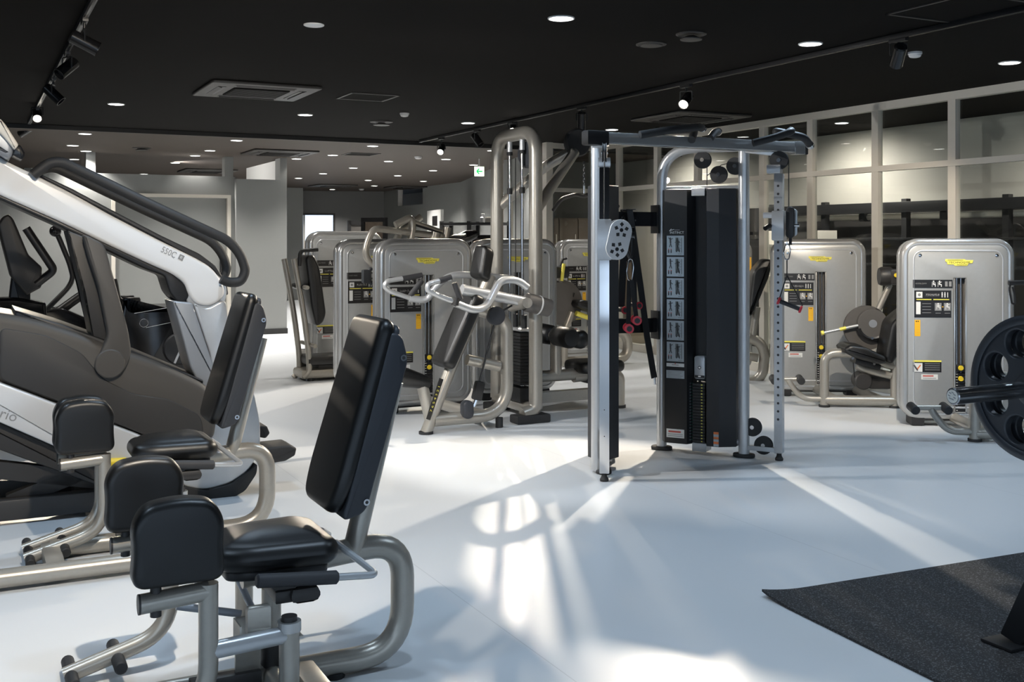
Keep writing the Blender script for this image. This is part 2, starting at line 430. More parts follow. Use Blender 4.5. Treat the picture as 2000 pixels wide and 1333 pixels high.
dh_b.box((-.04, 0, .2), .1, .03, .035, 'black'); dh_b.box((-.04, 0, -.2), .1, .03, .035, 'black'); dh_b.build('pull_bar', dh.root)
# corridor behind the glass
wall('wall_right', G(-12, 1.9), G(11, 1.9), 0, CEIL, .15, 'wall_cream', -1)
wc = MB(); wc.slab([(-12, 0), (7.5, 0), (7.5, 1.93), (-12, 1.93)], 'dark', -.03, 0, O=G(0, 1.9), ex=U, ey=Z3, ez=V)
struct('trim_8', wc)
wall('wall_right_rear', G(9.4, -.15), G(9.4, 2.2), 0, CEIL, .15, 'wall', 1)
# shell towards and behind the camera: the window wall the daylight comes through
wall('wall_west', (-15.5, 36), (-9, -4.5), 0, CEIL, .15, 'wall', -1)
bw = MB(); WX = [(-8.2, -4.6), (-4.2, -.6), (-.2, 3.4), (3.8, 7.4)]
for (x0, x1, z0, z1) in ((-16, 14, 2.62, CEIL), (-16, 14, 0, .25), (-16, -8.2, .25, 2.62), (7.4, 14, .25, 2.62), (-4.6, -4.2, .25, 2.62), (-.6, -.2, .25, 2.62), (3.4, 3.8, .25, 2.62)):
    bw.slab([(x0, z0), (x1, z0), (x1, z1), (x0, z1)], 'wall_charcoal', -4.4, -4.2, O=(0, 0, 0))
struct('wall_front', bw)
for i, (x0, x1) in enumerate(WX):
    w = MB()
    for x in (x0+.03, (x0+x1)/2, x1-.03): w.box((x, -4.3, 1.435), .06, .08, 2.37, 'frame_cream')
    for z in (.28, 1.9, 2.59): w.box(((x0+x1)/2, -4.3, z), x1-x0, .08, .06, 'frame_cream')
    struct('window_%d' % (40+i), w)

# ---------------------------------------------------------------- ceiling fittings
def ordn(n): return {1: 'first', 2: 'second', 3: 'third', 4: 'fourth', 5: 'fifth', 6: 'sixth', 7: 'seventh', 8: 'eighth', 9: 'ninth', 10: 'tenth', 11: 'eleventh', 12: 'twelfth', 13: 'thirteenth', 14: 'fourteenth', 15: 'fifteenth', 16: 'sixteenth', 17: 'seventeenth', 18: 'eighteenth', 19: 'nineteenth'}.get(n) or ('twenty-'+ordn(n-20) if n > 20 else 'twentieth')
def make_light():
    t = Thing('recessed_downlight', 'x', 'ceiling light', (0, 0, 0))
    MB().lathe((0, 0, 0), -Z3, [(-.002, .082), (.006, .082), (.008, .074), (.004, .072), (-.002, .071)], 'white', 28).build('trim_ring', t.root)
    MB().lathe((0, 0, 0), -Z3, [(-.002, .069), (.005, .069), (.0055, .04)], 'lamp', 28).build('lamp_lens', t.root)
    return t.root
near = [(227, 203, 'lit downlight in the dark ceiling left of the big air conditioner'), (596, 224, 'lit downlight in the dark ceiling just below the big air conditioner right corner'),
        (914, 240, 'lit downlight in the dark ceiling above the tall pulldown frame left side'), (1096, 35, 'largest lit downlight, nearest in the dark ceiling at top centre'),
        (1583, 85, 'lit downlight in the dark ceiling directly above the black spotlight track, right half'), (1972, 122, 'lit downlight at the right edge above the glass partition top rail'),
        (1195, 253, 'lit downlight just above the left end of the pulley station crossbar'), (1644, 240, 'lit downlight behind the glass, above the right corridor')]
far = [(166, 261), (142, 284), (168, 295), (145, 311), (462, 274), (381, 304), (410, 294), (342, 318), (281, 340), (728, 285), (650, 303), (579, 310), (759, 315), (690, 328), (631, 339),
       (583, 348), (871, 311), (925, 322), (846, 333), (777, 343), (719, 352), (827, 354), (731, 363), (649, 370), (962, 294)]
far.sort()
l0 = make_light(); first = [True]
def light_at(px, py, z, label, group):
    r = l0 if first[0] else copy_tree(l0); first[0] = False
    r.location = onz(px, py, z); r['label'] = label; r['group'] = group; return r
DL = []
for px, py, lab in near: DL.append((light_at(px, py, CEIL, lab, 'recessed downlights'), 1))
for i, (px, py) in enumerate(far):
    DL.append((light_at(px, py, CEIL2, ordn(i+1)+' lit downlight from the left in the far brownish ceiling', 'recessed downlights'), 0))

HID = [(1.54, 4.07), (-.2, 3.28), (-1.94, 2.5), (3.3, 4.9), (5.0, 5.7), (-1.44, 5.69), (-3.18, 4.9), (2.78, 1.6), (1.04, .8), (-.7, 0.0), (4.5, 2.4), (-4.9, 4.1), (5.5, 8.95), (-5.6, 9.8)]
for i, (x, y) in enumerate(HID):
    r = copy_tree(l0); r.location = (x, y, CEIL); r['label'] = 'lit recessed downlight overhead outside the top edge of the picture'; r['group'] = 'downlights above the camera'; DL.append((r, 1))
def cassette(px, py, z, label, s=.95):
    p = onz(px, py, z); t = Thing('air_conditioner_cassette', label, 'air conditioner', p, V, 'ceiling air conditioners')
    b = MB().slab(rrect(s, s, .03), 'vent', -.028, .0, .012, O=(0, 0, 0), ex=X3, ey=Y3, ez=Z3); b.build('face_panel', t.root)
    g = MB().slab(rrect(s*.52, s*.52, .02), 'ceiling', -.036, -.027, .003, O=(0, 0, 0), ex=X3, ey=Y3, ez=Z3)
    for k in range(11): g.box((0, (k-5)*s*.045, -.037), s*.48, .008, .006, 'vent')
    g.build('intake_grille', t.root)
    for k in range(4):
        R = Matrix.Rotation(k*PI/2, 3, 'Z'); o = MB()
        o.box(R@Vector((0, s*.37, -.029)), s*.55, .07, .006, 'black', R=R, e=.002); o.box(R@Vector((0, s*.385, -.034)), s*.53, .03, .006, 'vent', R=R@Matrix.Rotation(.3, 3, 'X'))
        o.build('air_outlet', t.root)
cassette(500, 175, CEIL, 'large square air conditioner in the dark ceiling, upper left, nearest of its kind')
cassette(1348, 228, CEIL, 'dark square air conditioner behind the lit right spotlight, above the pulley station')
cassette(546, 297, CEIL2, 'flat square air conditioner in the far ceiling above the grey end block')
cassette(650, 362, CEIL2, 'farthest left air conditioner above the bright doorway')
cassette(795, 365, CEIL2, 'farthest right air conditioner above the tan wall opening', .9)
cassette(405, 333, CEIL2, 'air conditioner glimpsed over the left grey partition wall')
def hatch(px, py, z, label, s=.45):
    t = Thing('ceiling_hatch', label, 'hatch', onz(px, py, z), V)
    b = MB()
    for k in range(4):
        R = Matrix.Rotation(k*PI/2, 3, 'Z'); b.box(R@Vector((0, s/2, -.004)), s+.02, .02, .008, 'vent', R=R)
    b.build('hatch_frame', t.root); MB().box((0, 0, -.001), s-.03, s-.03, .004, 'ceiling').build('hatch_door', t.root)
hatch(718, 189, CEIL, 'square access hatch in the dark ceiling right of the large air conditioner')
hatch(1885, 17, CEIL, 'large dark access hatch in the ceiling at the top right corner', .6)
hatch(705, 301, CEIL2, 'thin square hatch in the far ceiling right of the air conditioner')
def roundvent(px, py, z, label, r, m, drop):
    t = Thing('ceiling_diffuser', label, 'vent', onz(px, py, z))
    MB().lathe((0, 0, 0), -Z3, [(-.002, r), (.006, r), (.012, r*.86), (.006, r*.8)], m, 28).build('outer_ring', t.root)
    MB().lathe((0, 0, 0), -Z3, [(drop*.4, r*.3), (drop, r*.72), (drop+.006, r*.7), (drop+.008, .01)], m, 28).build('cone', t.root)
roundvent(1272, 86, CEIL, 'plain flat dark round disc in the ceiling left of the vented one', .105, 'vent', .008)
roundvent(1350, 66, CEIL, 'dark round air diffuser with a hanging cone, upper right of centre', .1, 'vent', .035)
roundvent(745, 238, CEIL, 'dark round air diffuser above the far downlights', .13, 'vent', .035)
roundvent(277, 289, CEIL2, 'dim round air diffuser in the far ceiling above the left partition', .13, 'vent', .03)
sp = Thing('ceiling_speaker', 'pale perforated round speaker in the dark ceiling, top left of centre', 'speaker', onz(613, 48, CEIL))
MB().lathe((0, 0, 0), -Z3, [(-.002, .064), (.006, .064), (.009, .058), (.007, .054)], 'white', 26).build('speaker_rim', sp.root)
gb = MB().lathe((0, 0, 0), -Z3, [(0, .053), (.006, .053)], 'chalk', 26)
for i in range(-4, 5):
    for j in range(-4, 5):
        if i*i+j*j < 18: gb.disc((i*.011, j*.011, -.0065), .0032, 'dark', X3, Y3, 8)
gb.build('speaker_grille', sp.root)
def detector(px, py, z, label, r=.05):
    t = Thing('smoke_detector', label, 'smoke detector', onz(px, py-3, z))
    MB().lathe((0, 0, 0), -Z3, [(-.002, r), (.014, r), (.016, r*.97)], 'white', 24).build('base_plate', t.root)
    MB().lathe((0, 0, 0), -Z3, [(.014, r*.85), (.028, r*.85), (.036, r*.7), (.04, r*.4)], 'white', 24).build('sensor_head', t.root)
detector(1787, 105, CEIL, 'white smoke detector beside the black spotlight, upper right')
detector(790, 224, CEIL, 'white smoke detector in the ceiling right of the round diffuser')
detector(817, 309, CEIL2, 'small white smoke detector in the far ceiling left of the small lit spotlight', .06)
detector(706, 372, CEIL2, 'tiny white smoke detector at the very end of the far ceiling', .07)
es = Thing('exit_sign', 'small glowing exit sign with a green arrow, hanging from the far ceiling', 'exit sign', onz(936, 335, 2.585), (1, .25, 0))
MB().box((0, 0, 0), .155, .035, .155, 'sign_white', .004).build('sign_box', es.root)
ab = MB()
for a_, b_ in (((-.045, 0), (.05, 0)), ((-.045, 0), (-.005, .042)), ((-.045, 0), (-.005, -.042))): ab.line(a_, b_, .018, 'sign_green', O=(0, -.019, 0))
ab.build('arrow', es.root); MB().cyl((0, 0, .07), (0, 0, .205), .012, 'white', 10).build('hanger', es.root)

# spotlight tracks
TL = onz(182, 0, 2.81); TR = onz(2000, 17, 2.81)
def track(P, s0, s1, name, label):
    t = Thing(name, label, 'light track', P+U*s0, U)
    b = MB().box(((s1-s0)/2, 0, 0), s1-s0, .034, .034, 'black', .003); b.box(((s1-s0)/2, 0, -.0175), s1-s0, .012, .002, 'black_gloss'); b.build('rail', t.root)
    MB().box((s1-s0, 0, 0), .04, .04, .04, 'black', .004).build('end_cap', t.root); return t
track(TL, -3, 6.9, 'spotlight_track', 'black ceiling track running back along the left side'); track(TR, -5, 9.2, 'spotlight_track', 'long black ceiling track running diagonally across the right half')
def head_at(P, px, py, aim, label, lit=False):
    k = (px-CX)/F; t_ = (k*P.y-P.x)/(U.x-k*U.y); w = P+U*t_; w.z = 2.81
    hz = ony(px, py, w.y).z; d = Vector(aim).normalized()
    t = Thing('track_spotlight', label, 'spotlight', w, U, 'track spotlights')
    c = Vector((0, 0, hz-2.81)); R = Matrix.Rotation(-math.atan2(U.y, U.x), 3, 'Z'); d = R@d
    MB().box((0, 0, -.026), .14, .032, .028, 'black', .004).build('adapter', t.root)
    b = MB(); sd = d.cross(Z3).normalized()
    b.cyl((0, 0, -.035), c+Z3*.075, .009, 'chrome' if lit else 'black', 10)
    b.tube([c+sd*.052, c+sd*.052+Z3*.075, c-sd*.052+Z3*.075, c-sd*.052], .005, 'black', fil=.01, n=8); b.build('yoke', t.root)
    h = MB().lathe(c-d*.085, d, [(0, .034), (.01, .042), (.155, .043), (.17, .045), (.17, .039), (.13, .036)], 'black_gloss', 22); h.build('lamp_head', t.root)
    MB().lathe(c+d*.05, d, [(0, .036), (.004, .036)] if not lit else [(0, .035), (.02, .036), (.026, .02)], 'spot_glow' if lit else 'dark', 20).build('lens', t.root)
    return t, w+Vector((0, 0, hz-2.81)), Vector(aim).normalized()
SL_A = head_at(TL, 165, 83, (.8, .35, -.42), 'first black spotlight from the top on the left track')
head_at(TL, 131, 133, (-.35, -.55, -.55), 'second black spotlight from the top on the left track')
SL_B = head_at(TL, 104, 184, (.55, .1, -.55), 'third spotlight from the top on the left track, shiny rim')
SL1 = head_at(TL, 73, 225, (.32, -.75, -.5), 'brightly lit spotlight of the left ceiling track', True)
head_at(TL, 50, 256, (-.8, .2, -.4), 'dark spotlight hanging below the brightly lit one on the left track')
SR_A = head_at(TR, 1755, 108, (.1, .8, -.55), 'black spotlight turned away beside the white smoke detector')
SR2 = head_at(TR, 1340, 196, (-.38, -.72, -.5), 'brightly lit spotlight above the pulley station', True)
head_at(TR, 1136, 236, (0, .35, -.9), 'unlit black spotlight left of the pulley station crossbar')
SR4 = head_at(TR, 1001, 252, (-.0, -.85, -.39), 'spotlight peeking over the top of the tall pulldown frame', True)
SR_B = head_at(TR, 932, 273, (.35, -.25, -.5), 'black spotlight turned aside left of the tall pulldown frame')
SR6 = head_at(TR, 862, 292, (-.1, -.75, -.45), 'small lit spotlight at the far end of the right track', True)

SL_C = head_at(TL, 440, -390, (-.35, .62, -.42), 'added unseen spotlight on the left track above the top of the picture, brightening the stepper arm')  # extra head out of view, added to brighten the stepper's sloping arm
# ---------------------------------------------------------------- the two thigh machines in the left foreground
def xz(q): return Vector((q.x, q.z))
def make_thigh_machine(T, ref, lats, base_lat, fw=0.0):
    P = ref.p; rt = T.root
    # backrest cushion, leaning back
    qt, qb = P(751, 621, .17), P(642, 1008, .17); ub = (qt-qb); L = ub.length; ub.normalize(); nb = Vector((-ub.z, 0, ub.x))*-1
    if nb.x < 0: nb = -nb
    out = fillet([Vector((-.145, 0)), Vector((.145, 0)), Vector((.175, .1)), Vector((.165, L)), Vector((-.165, L)), Vector((-.175, .1))], [.05, .05, .12, .05, .05, .12], True)
    bk = MB().slab(out, 'leather', 0, -.056, .026, 4, O=Vector((qb.x, 0, qb.z)), ex=Y3, ey=ub, ez=nb, dome=0)
    b_o = bk.build('backrest', rt, 40)
    sh = MB(); sh.slab(inset([Vector((p.x, p.y)) for p in out] if area2(out) > 0 else list(reversed(out)), .012), 'back_shell', -.054, -.075, .008, O=Vector((qb.x, 0, qb.z)), ex=Y3, ey=ub, ez=nb)
    pr = fillet([Vector(p) for p in ref.poly([(764, 648), (787, 656), (799, 704), (716, 1002), (668, 1022)], .165)], .03, True)
    sh.slab(pr, 'back_shell', -.165, .165, .01, O=(0, 0, 0)); so = sh.build('backrest_shell', rt, 40)
    for px, py in ((787, 699), (715, 981)):
        bo = MB(); q = P(px, py, .165); bo.cyl(q, q+Y3*.008, .011, 'chrome', 14); bo.cyl(q+Y3*.006, q+Y3*.0085, .006, 'dark', 6); bo.build('bolt', so)
    po = MB(); a, b = P(686, 1090, 0), P(768, 745, 0); po.tube([a, b], .043, 'silver', n=18, flat=.8); po.build('back_post', rt)
    # the bent main frame
    f = MB(); zf = .045
    pts = [P(470, 1108, 0), P(640, 1085, 0), P(786, 1056, 0)]; c = P(786, 1200, 0); xr = c.x
    path = [Vector((pts[0].x, 0, pts[0].z-.03)), Vector((pts[1].x, 0, pts[1].z)), Vector((xr, 0, pts[2].z)), Vector((xr, 0, zf)), Vector((.75, 0, zf))]
    f.tube(path, .041, 'silver', fil=[0, .08, .17, .17, 0], n=20); f.cyl((.45, 0, .0), (.45, 0, .03), .04, 'rubber', 14); f.cyl((xr+.25, 0, 0), (xr+.25, 0, .02), .04, 'rubber', 14)
    f.build('main_frame', rt)
    # seat cushion
    x0, x1 = P(655, 1083, .1).x, P(425, 1100, .15).x; zt = P(540, 1035, -.02).z; zb = zt-.085
    so_ = fillet([Vector((x0, -.15)), Vector((x0+.04, -.19)), Vector((x1-.08, -.165)), Vector((x1, -.12)), Vector((x1, .12)), Vector((x1-.08, .165)), Vector((x0+.04, .19)), Vector((x0, .15))], .09, True)
    s = MB().slab(so_, 'leather', zb, zt, .042, 5, O=(0, 0, 0), ex=X3, ey=Y3, ez=Z3, dome=.03); seat = s.build('seat', rt, 50)
    sp_ = MB().slab(inset(so_ if area2(so_) > 0 else so_[::-1], .035), 'black', zb-.03, zb+.005, .01, O=(0, 0, 0), ex=X3, ey=Y3, ez=Z3); sp_.build('seat_base', rt)
    # seat posts, slider and linkage
    ps = P(530, 1200, 0); m = MB(); pv = P(565, 1200, .30)
    m.cyl((ps.x, 0, .045), (ps.x, 0, zb-.1), .032, 'silver', 20); m.cyl((ps.x, 0, .045), (ps.x, 0, .2), .036, 'dark', 20); m.build('seat_post', rt)
    for sg in (1, -1):
        m = MB(); y = .30*sg; m.cyl((pv.x, y, .045), (pv.x, y, zb-.14), .031, 'silver', 20); m.cyl((pv.x, y, zb-.14), (pv.x, y, zb-.11), .036, 'rim', 20); m.cyl((pv.x, y, zb-.12), (pv.x, y, zb-.095), .024, 'dark', 16)
        m.tube([(pv.x, y, .06), (ps.x, 0, .05)], .035, 'silver', n=14); m.build('pivot_post', rt)
    k = MB(); k.box((ps.x+.0, .1, zb-.055), .1, .3, .04, 'dark', .008); k.box((pv.x-.06, .26, zb-.05), .09, .03, .05, 'dark', .02); k.box((pv.x+.09, .28, zb-.1), .07, .03, .09, 'silver', .01)
    k.box((pv.x+.06, .27, zb-.16), .2, .09, .006, 'silver', .002); k.box((pv.x+.15, .27, zb-.13), .006, .09, .06, 'silver', .002); k.cyl((pv.x+.085, .24, zb-.19), (pv.x+.085, .24, zb-.11), .01, 'chrome', 8); k.cyl((pv.x-.09, .235, zb-.05), (pv.x-.09, .242, zb-.05), .008, 'chrome', 10)
    k.build('seat_slider', rt)
    lk = MB(); lk.tube([(ps.x+.1, -.12, zb-.05), (ps.x+.0, -.16, .16)], .012, 'bluegrey'); lk.tube([(ps.x+.3, -.02, zb-.12), (ps.x+.1, .0, zb-.17)], .013, 'bluegrey')
    lk.box((ps.x+.09, .05, .17), .08, .012, .2, 'silver', .005); lk.cyl((ps.x+.09, .055, .2), (ps.x+.09, .07, .2), .016, 'chrome', 6); lk.box((ps.x+.16, .05, .07), .22, .05, .05, 'dark', .005); lk.build('linkage', rt)
    # side grips
    for sg in (1, -1):
        g0, g1 = P(500, 1136, .26), P(660, 1128, .26); h0 = P(738, 1123, .26); h1 = P(655, 1060, .08)
        def mir(q): return Vector((q.x, q.y*sg, q.z))
        g = MB().tube([mir(q) for q in (g1, h0, h1)], .0115, 'silver_light', fil=.03, n=10); go = g.build('grip_rod', rt)
        MB().cyl(mir(g0), mir(g1), .0215, 'grip', 18, .006).build('hand_grip', go)
    # leg arms: padded upper end, post, foot bar with pegs
    for lat in lats:
        sg = 1 if lat > 0 else -1
        xp = P(407, 1230, .33).x+fw; x_e = P(272, 1182, .33).x+fw; zz = P(272, 1182, .33).z
        fz, fx = P(330, 1200, -.33).z, P(345, 1190, -.33).x
        e0 = P(300, 1255, -.33)+X3*fw; e1 = P(125, 1322, -.33)+X3*fw
        a = MB(); a.cyl((x_e, lat, zz), (xp, lat, zz+.012), .0285, 'silver', 20); a.cyl((x_e+.004, lat, zz), (x_e-.002, lat, zz), .029, 'dark', 20)
        a.tube([(xp, lat, zz+.035), (xp, lat, e0.z+.03), (e1.x, lat, e1.z)], .0285, 'silver', fil=.12, n=20); ao = a.build('leg_arm', rt)
        if lat > 0: MB().tube([(xp, lat, zz-.165), (pv.x, lat if lats[0] < .2 else .30, zz-.165)], .026, 'silver_light', n=16).build('link_tube', ao)
        MB().cyl((x_e-.045, lat, zz-.04), (x_e-.045, lat, zz+.05), .016, 'dark', 12).build('pad_bolt', ao)
        for q in (.42, .93):
            pp = e0.lerp(e1, q) if q < .9 else e1+Vector((-.02, 0, .006))
            for s2 in (1, -1):
                MB().cyl((pp.x, lat+s2*.026, pp.z), (pp.x, lat+s2*.12, pp.z), .0215, 'rubber', 16, .004).build('foot_peg', ao)
        pc = P(350, 1060, .35)+X3*fw; pw, ph = .265, .245
        oo = [(-.5, -.5), (.5, -.5), (.465, -.1), (.49, .22), (.36, .46), (0, .52), (-.36, .46), (-.49, .22), (-.465, -.1)]
        oo = fillet([Vector((pc.x+x*pw, pc.z+z*ph)) for x, z in oo], .055, True)
        pd = MB().slab(oo, 'leather', lat-.005+sg*.045, lat-.005-sg*.05, .024, 4, O=(0, 0, 0), dome=0)
        pd.build('thigh_pad', rt, 40)
    bb = MB(); bb.tube([(-.1, base_lat, .05), (1.0, base_lat, .05)], .045, 'silver', n=18, flat=.9); bb.cyl((1.0, base_lat, .05), (1.01, base_lat, .05), .046, 'dark', 18)
    bb.box((.1, base_lat/2, .05), .08, abs(base_lat), .06, 'silver', .01); bb.box((.75, base_lat/2, .05), .08, abs(base_lat), .06, 'silver', .01); bb.build('base_beam', rt)
OA = Vector((-.62, 3.64, 0)); OB = OA+U*1.9
TA = Thing('thigh_machine', 'thigh machine with its two black knee pads spread wide apart, closest to the camera', 'exercise machine', OA, -V, 'thigh machines')
make_thigh_machine(TA, TA, (.33, -.33), .40)
TB = Thing('thigh_machine', 'thigh machine with its knee pads closed together, standing before the big white stepper', 'exercise machine', OB, -V, 'thigh machines')
make_thigh_machine(TB, TA, (.075, -.09), .40, .055)

# ---------------------------------------------------------------- the large cardio stepper behind them
TC = Thing('cardio_stepper', 'huge white and dark grey cardio stepper with sloping arm and handrails', 'exercise machine', (-2.135, 6.17), V)
P = TC.p; rc = TC.root
def side(mb, pts, lref, l0, l1, m, e=.02, fil=.03, k=3):
    pr = fillet([Vector(q) for q in TC.poly(pts, lref)], fil, True); return mb.slab(pr, m, l0, l1, e, k, O=(0, 0, 0))
sh = MB(); side(sh, [(-190, 600), (-60, 603), (30, 616), (80, 627), (111, 637), (165, 655), (225, 679), (300, 703), (396, 748), (432, 780), (420, 862), (330, 876), (264, 849), (216, 829), (111, 789), (0, 748), (-190, 678)], -.3, -.3, .3, 'shell', .05, .05, 4)
so = sh.build('body_shell', rc, 40)
s2 = MB(); side(s2, [(30, 607), (120, 634), (225, 672), (400, 745), (400, 752), (225, 684), (120, 645), (30, 620)], -.3, -.26, .26, 'black', .01, .005); s2.build('top_trim', so)
s3 = MB(); side(s3, [(0, 640), (90, 655), (160, 690), (200, 740), (260, 770), (330, 780), (392, 812), (400, 858), (330, 868), (264, 843), (216, 823), (111, 783), (0, 741)], -.3, -.306, -.29, 'shell_dark', .006, .04); s3.build('lower_cover', so)
bd = MB(); side(bd, [(-190, 676), (0, 747), (111, 789), (264, 846), (330, 876), (330, 985), (250, 938), (96, 866), (0, 824), (-190, 745)], -.3, -.34, -.2, 'gloss_silver', .012, .02)
bo = bd.build('pedal_arm', rc, 40)
bt = MB(); bt.text('vario', P(4, 808, -.3415), .075, 'print_grey', ex=Vector((.93, 0, -.36)), ey=Vector((.36, 0, .93))); bt.build('lettering', bo, 0)
dk = MB(); side(dk, [(-190, 748), (0, 826), (96, 868), (230, 930), (230, 965), (96, 915), (0, 880), (-190, 800)], -.28, -.28, .28, 'dark', .01, .01); dk.build('lower_arm', rc)
bs = MB(); q0, q1 = P(-200, 1040, -.3), P(420, 960, -.3)
for lat in (-.26, .26):
    bs.box(((q0.x+.02)/2, lat, .075), .02-q0.x, .09, .11, 'shell_dark', .012)
bs.bar((q0.x+.1, -.2, .35), (.1, -.2, .1), .07, .09, 'dark', .01); bs.bar((q0.x+.5, -.2, .1), (.0, -.2, .33), .07, .08, 'dark', .01)
for x in (q0.x+.1, -.3, -.03): bs.box((x, 0, .07), .1, .5, .08, 'dark', .01)
for x in (q0.x+.15, -.05):
    for lat in (-.26, .26): bs.cyl((x, lat, 0), (x, lat, .03), .035, 'rubber', 14)
bs.build('base_frame', rc)
MB().cyl(P(190, 905, -.37), P(246, 902, -.37), .022, 'yellow', 16).build('yellow_lever', rc)
# swinging column with round pivot
cl = MB(); side(cl, [(160, 455), (203, 478), (226, 560), (248, 640), (256, 688), (243, 724), (214, 739), (190, 722), (190, 698), (211, 655), (192, 560), (172, 500)], -.3, -.335, -.16, 'shell', .012, .04)
co = cl.build('swing_column', rc, 40)
q = P(215, 711, -.335); MB().lathe(q+Y3*.01, -Y3, [(0, .078), (.012, .078), (.018, .072), (.019, .01)], 'shell', 30).build('pivot_cap', co)
c2 = MB(); side(c2, [(132, 450), (166, 464), (192, 560), (213, 650), (206, 684), (186, 690), (164, 570)], -.25, -.25, .05, 'dark', .008, .01); c2.build('inner_column', rc, 40)
# the white sloping arm
wa = MB(); arm = [(-190, 185), (-60, 250), (0, 309), (69, 342), (143, 379), (214, 419), (314, 471), (386, 506), (414, 523), (434, 549), (442, 572), (430, 590), (409, 600), (381, 595), (367, 574), (360, 553), (337, 536), (286, 514), (200, 474), (114, 432), (0, 382), (-190, 285)]
side(wa, arm, -.16, -.16, .16, 'white', .022, .06, 4); wo = wa.build('sloping_arm', rc, 45)
wu = MB(); side(wu, [(-190, 285), (0, 379), (114, 429), (200, 471), (286, 511), (338, 534), (362, 556), (371, 580), (360, 592), (345, 588), (332, 572), (322, 540), (286, 527), (200, 486), (114, 441), (0, 390), (-190, 296)], -.16, -.15, .15, 'black', .012, .02); wu.build('arm_underside', wo, 40)
wt = MB(); side(wt, [(60, 330), (145, 370), (216, 408), (316, 460), (392, 496), (424, 520), (446, 556), (449, 578), (438, 576), (432, 550), (414, 525), (386, 509), (314, 474), (214, 422), (143, 382), (60, 340)], -.16, -.13, .13, 'back_shell', .01, .02); wt.build('arm_top_trim', wo, 40)
ex_ = (P(345, 502, -.164)-P(315, 488, -.164)).normalized(); ey_ = Vector((-ex_.z, 0, ex_.x))
lt = MB(); lt.text('550C', P(330, 493, -.1625), .05, 'print_grey', ex=ex_, ey=ey_, wfit=.085)
q = P(354, 503, -.1625); lt.quad(q, .029, .03, 'print_grey', ex_, ey_); lt.text('e', q-Y3*.001, .03, 'white', ex=ex_, ey=ey_); lt.build('lettering', wo, 0)
lg = MB(); side(lg, [(337, 588), (376, 592), (411, 696), (440, 775), (400, 775), (372, 718)], -.2, -.2, .1, 'bluegrey', .012, .01); lg.build('front_leg', rc, 40)
l2 = MB(); side(l2, [(374, 588), (400, 606), (440, 582), (446, 640), (470, 740), (494, 762), (507, 825), (507, 878), (486, 918), (450, 943), (401, 957), (352, 950), (352, 880), (400, 800), (412, 700)], -.16, -.18, .18, 'silver_light', .01, .05, 4); lo = l2.build('wheel_housing', rc, 40)
tr = MB(); side(tr, [(340, 945), (400, 958), (450, 945), (488, 918), (502, 905), (500, 925), (478, 958), (440, 980), (380, 985), (340, 978)], -.18, -.2, .2, 'rubber', .006, .02); tr.build('lower_bumper', lo, 40)
qc = P(404, 572, -.16); MB().lathe(qc+Y3*.12, -Y3, [(0, .118), (.095, .118), (.1, .112), (.1005, .01)], 'silver_light', 36).build('joint_ring', wo)
pe = MB(); side(pe, [(498, 868), (555, 862), (567, 868), (564, 882), (545, 893), (505, 899)], -.1, -.25, -.02, 'rubber', .015, .01); pe.build('foot_pedal', rc, 40)
pf = MB(); side(pf, [(500, 828), (514, 828), (520, 842), (512, 852), (500, 850)], .2, .1, .3, 'rubber', .01, .01); pf.build('foot_pedal', rc, 40)
hr = MB(); hp = [(64, 342), (96, 318), (122, 316), (286, 396), (446, 470), (470, 497), (480, 529), (470, 552), (446, 552), (432, 545)]
base = TC.path(hp, -.2)
hr.tube(base, .028, 'rubber', fil=[0, .06, .08, .1, .06, .05, .03, .04, .04, 0], n=16); hr.build('handrail', rc, 50)
h2 = MB().tube([Vector((q.x-.0, .3, q.z)) for q in base], .028, 'rubber', fil=[0, .06, .08, .1, .06, .05, .03, .04, .04, 0], n=16); h2.build('handrail', rc, 50)
cs = MB(); side(cs, [(-120, 150), (-40, 200), (18, 262), (30, 290), (18, 312), (0, 300), (-60, 262), (-120, 250)], -.3, -.3, .3, 'bluegrey', .03, .03); cso = cs.build('console', rc, 40)
c3 = MB(); side(c3, [(0, 232), (12, 246), (36, 284), (28, 294), (8, 270), (-10, 250)], -.3, -.33, -.24, 'frame_cream', .01, .01); c3.build('console_edge', cso, 40)
c4 = MB(); side(c4, [(26, 286), (40, 282), (50, 300), (44, 312), (24, 302)], -.3, -.28, -.1, 'black_gloss', .01, .01); c4.build('console_hook', cso, 40)
cm = MB().bar(P(-10, 330, 0), P(0, 290, 0), .12, .1, 'black', .02); cm.build('console_neck', cso)

# ---------------------------------------------------------------- dark cardio machines glimpsed between stepper and wall
def dark_machine(name, label, cat, o): return Thing(name, label, cat, o, V)
T1 = dark_machine('exercise_bike', 'dark exercise bike with tilted console seen under the sloping white arm', 'exercise bike', (-4.05, 9.1))
def sd(T, mb, pts, lref, l0, l1, m, e=.01, fil=.02): return mb.slab(fillet([Vector(q) for q in T.poly(pts, lref)], fil, True), m, l0, l1, e, O=(0, 0, 0))
m = MB(); sd(T1, m, [(-6, 440), (4, 424), (15, 419), (24, 428), (53, 497), (79, 521), (78, 560), (50, 575), (20, 540)], 0, -.22, .22, 'dark', .02); m.build('console', T1.root)
m = MB(); m.tube(T1.path([(51, 446), (106, 528), (70, 556)], -.2), .034, 'black', fil=.04); m.build('handlebar', T1.root)
m = MB(); m.tube(T1.path([(51, 446), (106, 528), (70, 556)], .2), .034, 'black', fil=.04); m.build('handlebar', T1.root)
m = MB(); sd(T1, m, [(22, 540), (58, 545), (60, 640), (70, 700), (0, 700), (10, 640)], 0, -.08, .08, 'black', .02); m.build('neck_post', T1.root)
m = MB(); sd(T1, m, [(-40, 582), (30, 580), (88, 590), (92, 640), (40, 668), (-60, 665)], 0, -.13, .13, 'black_gloss', .03); m.build('drive_cover', T1.root)
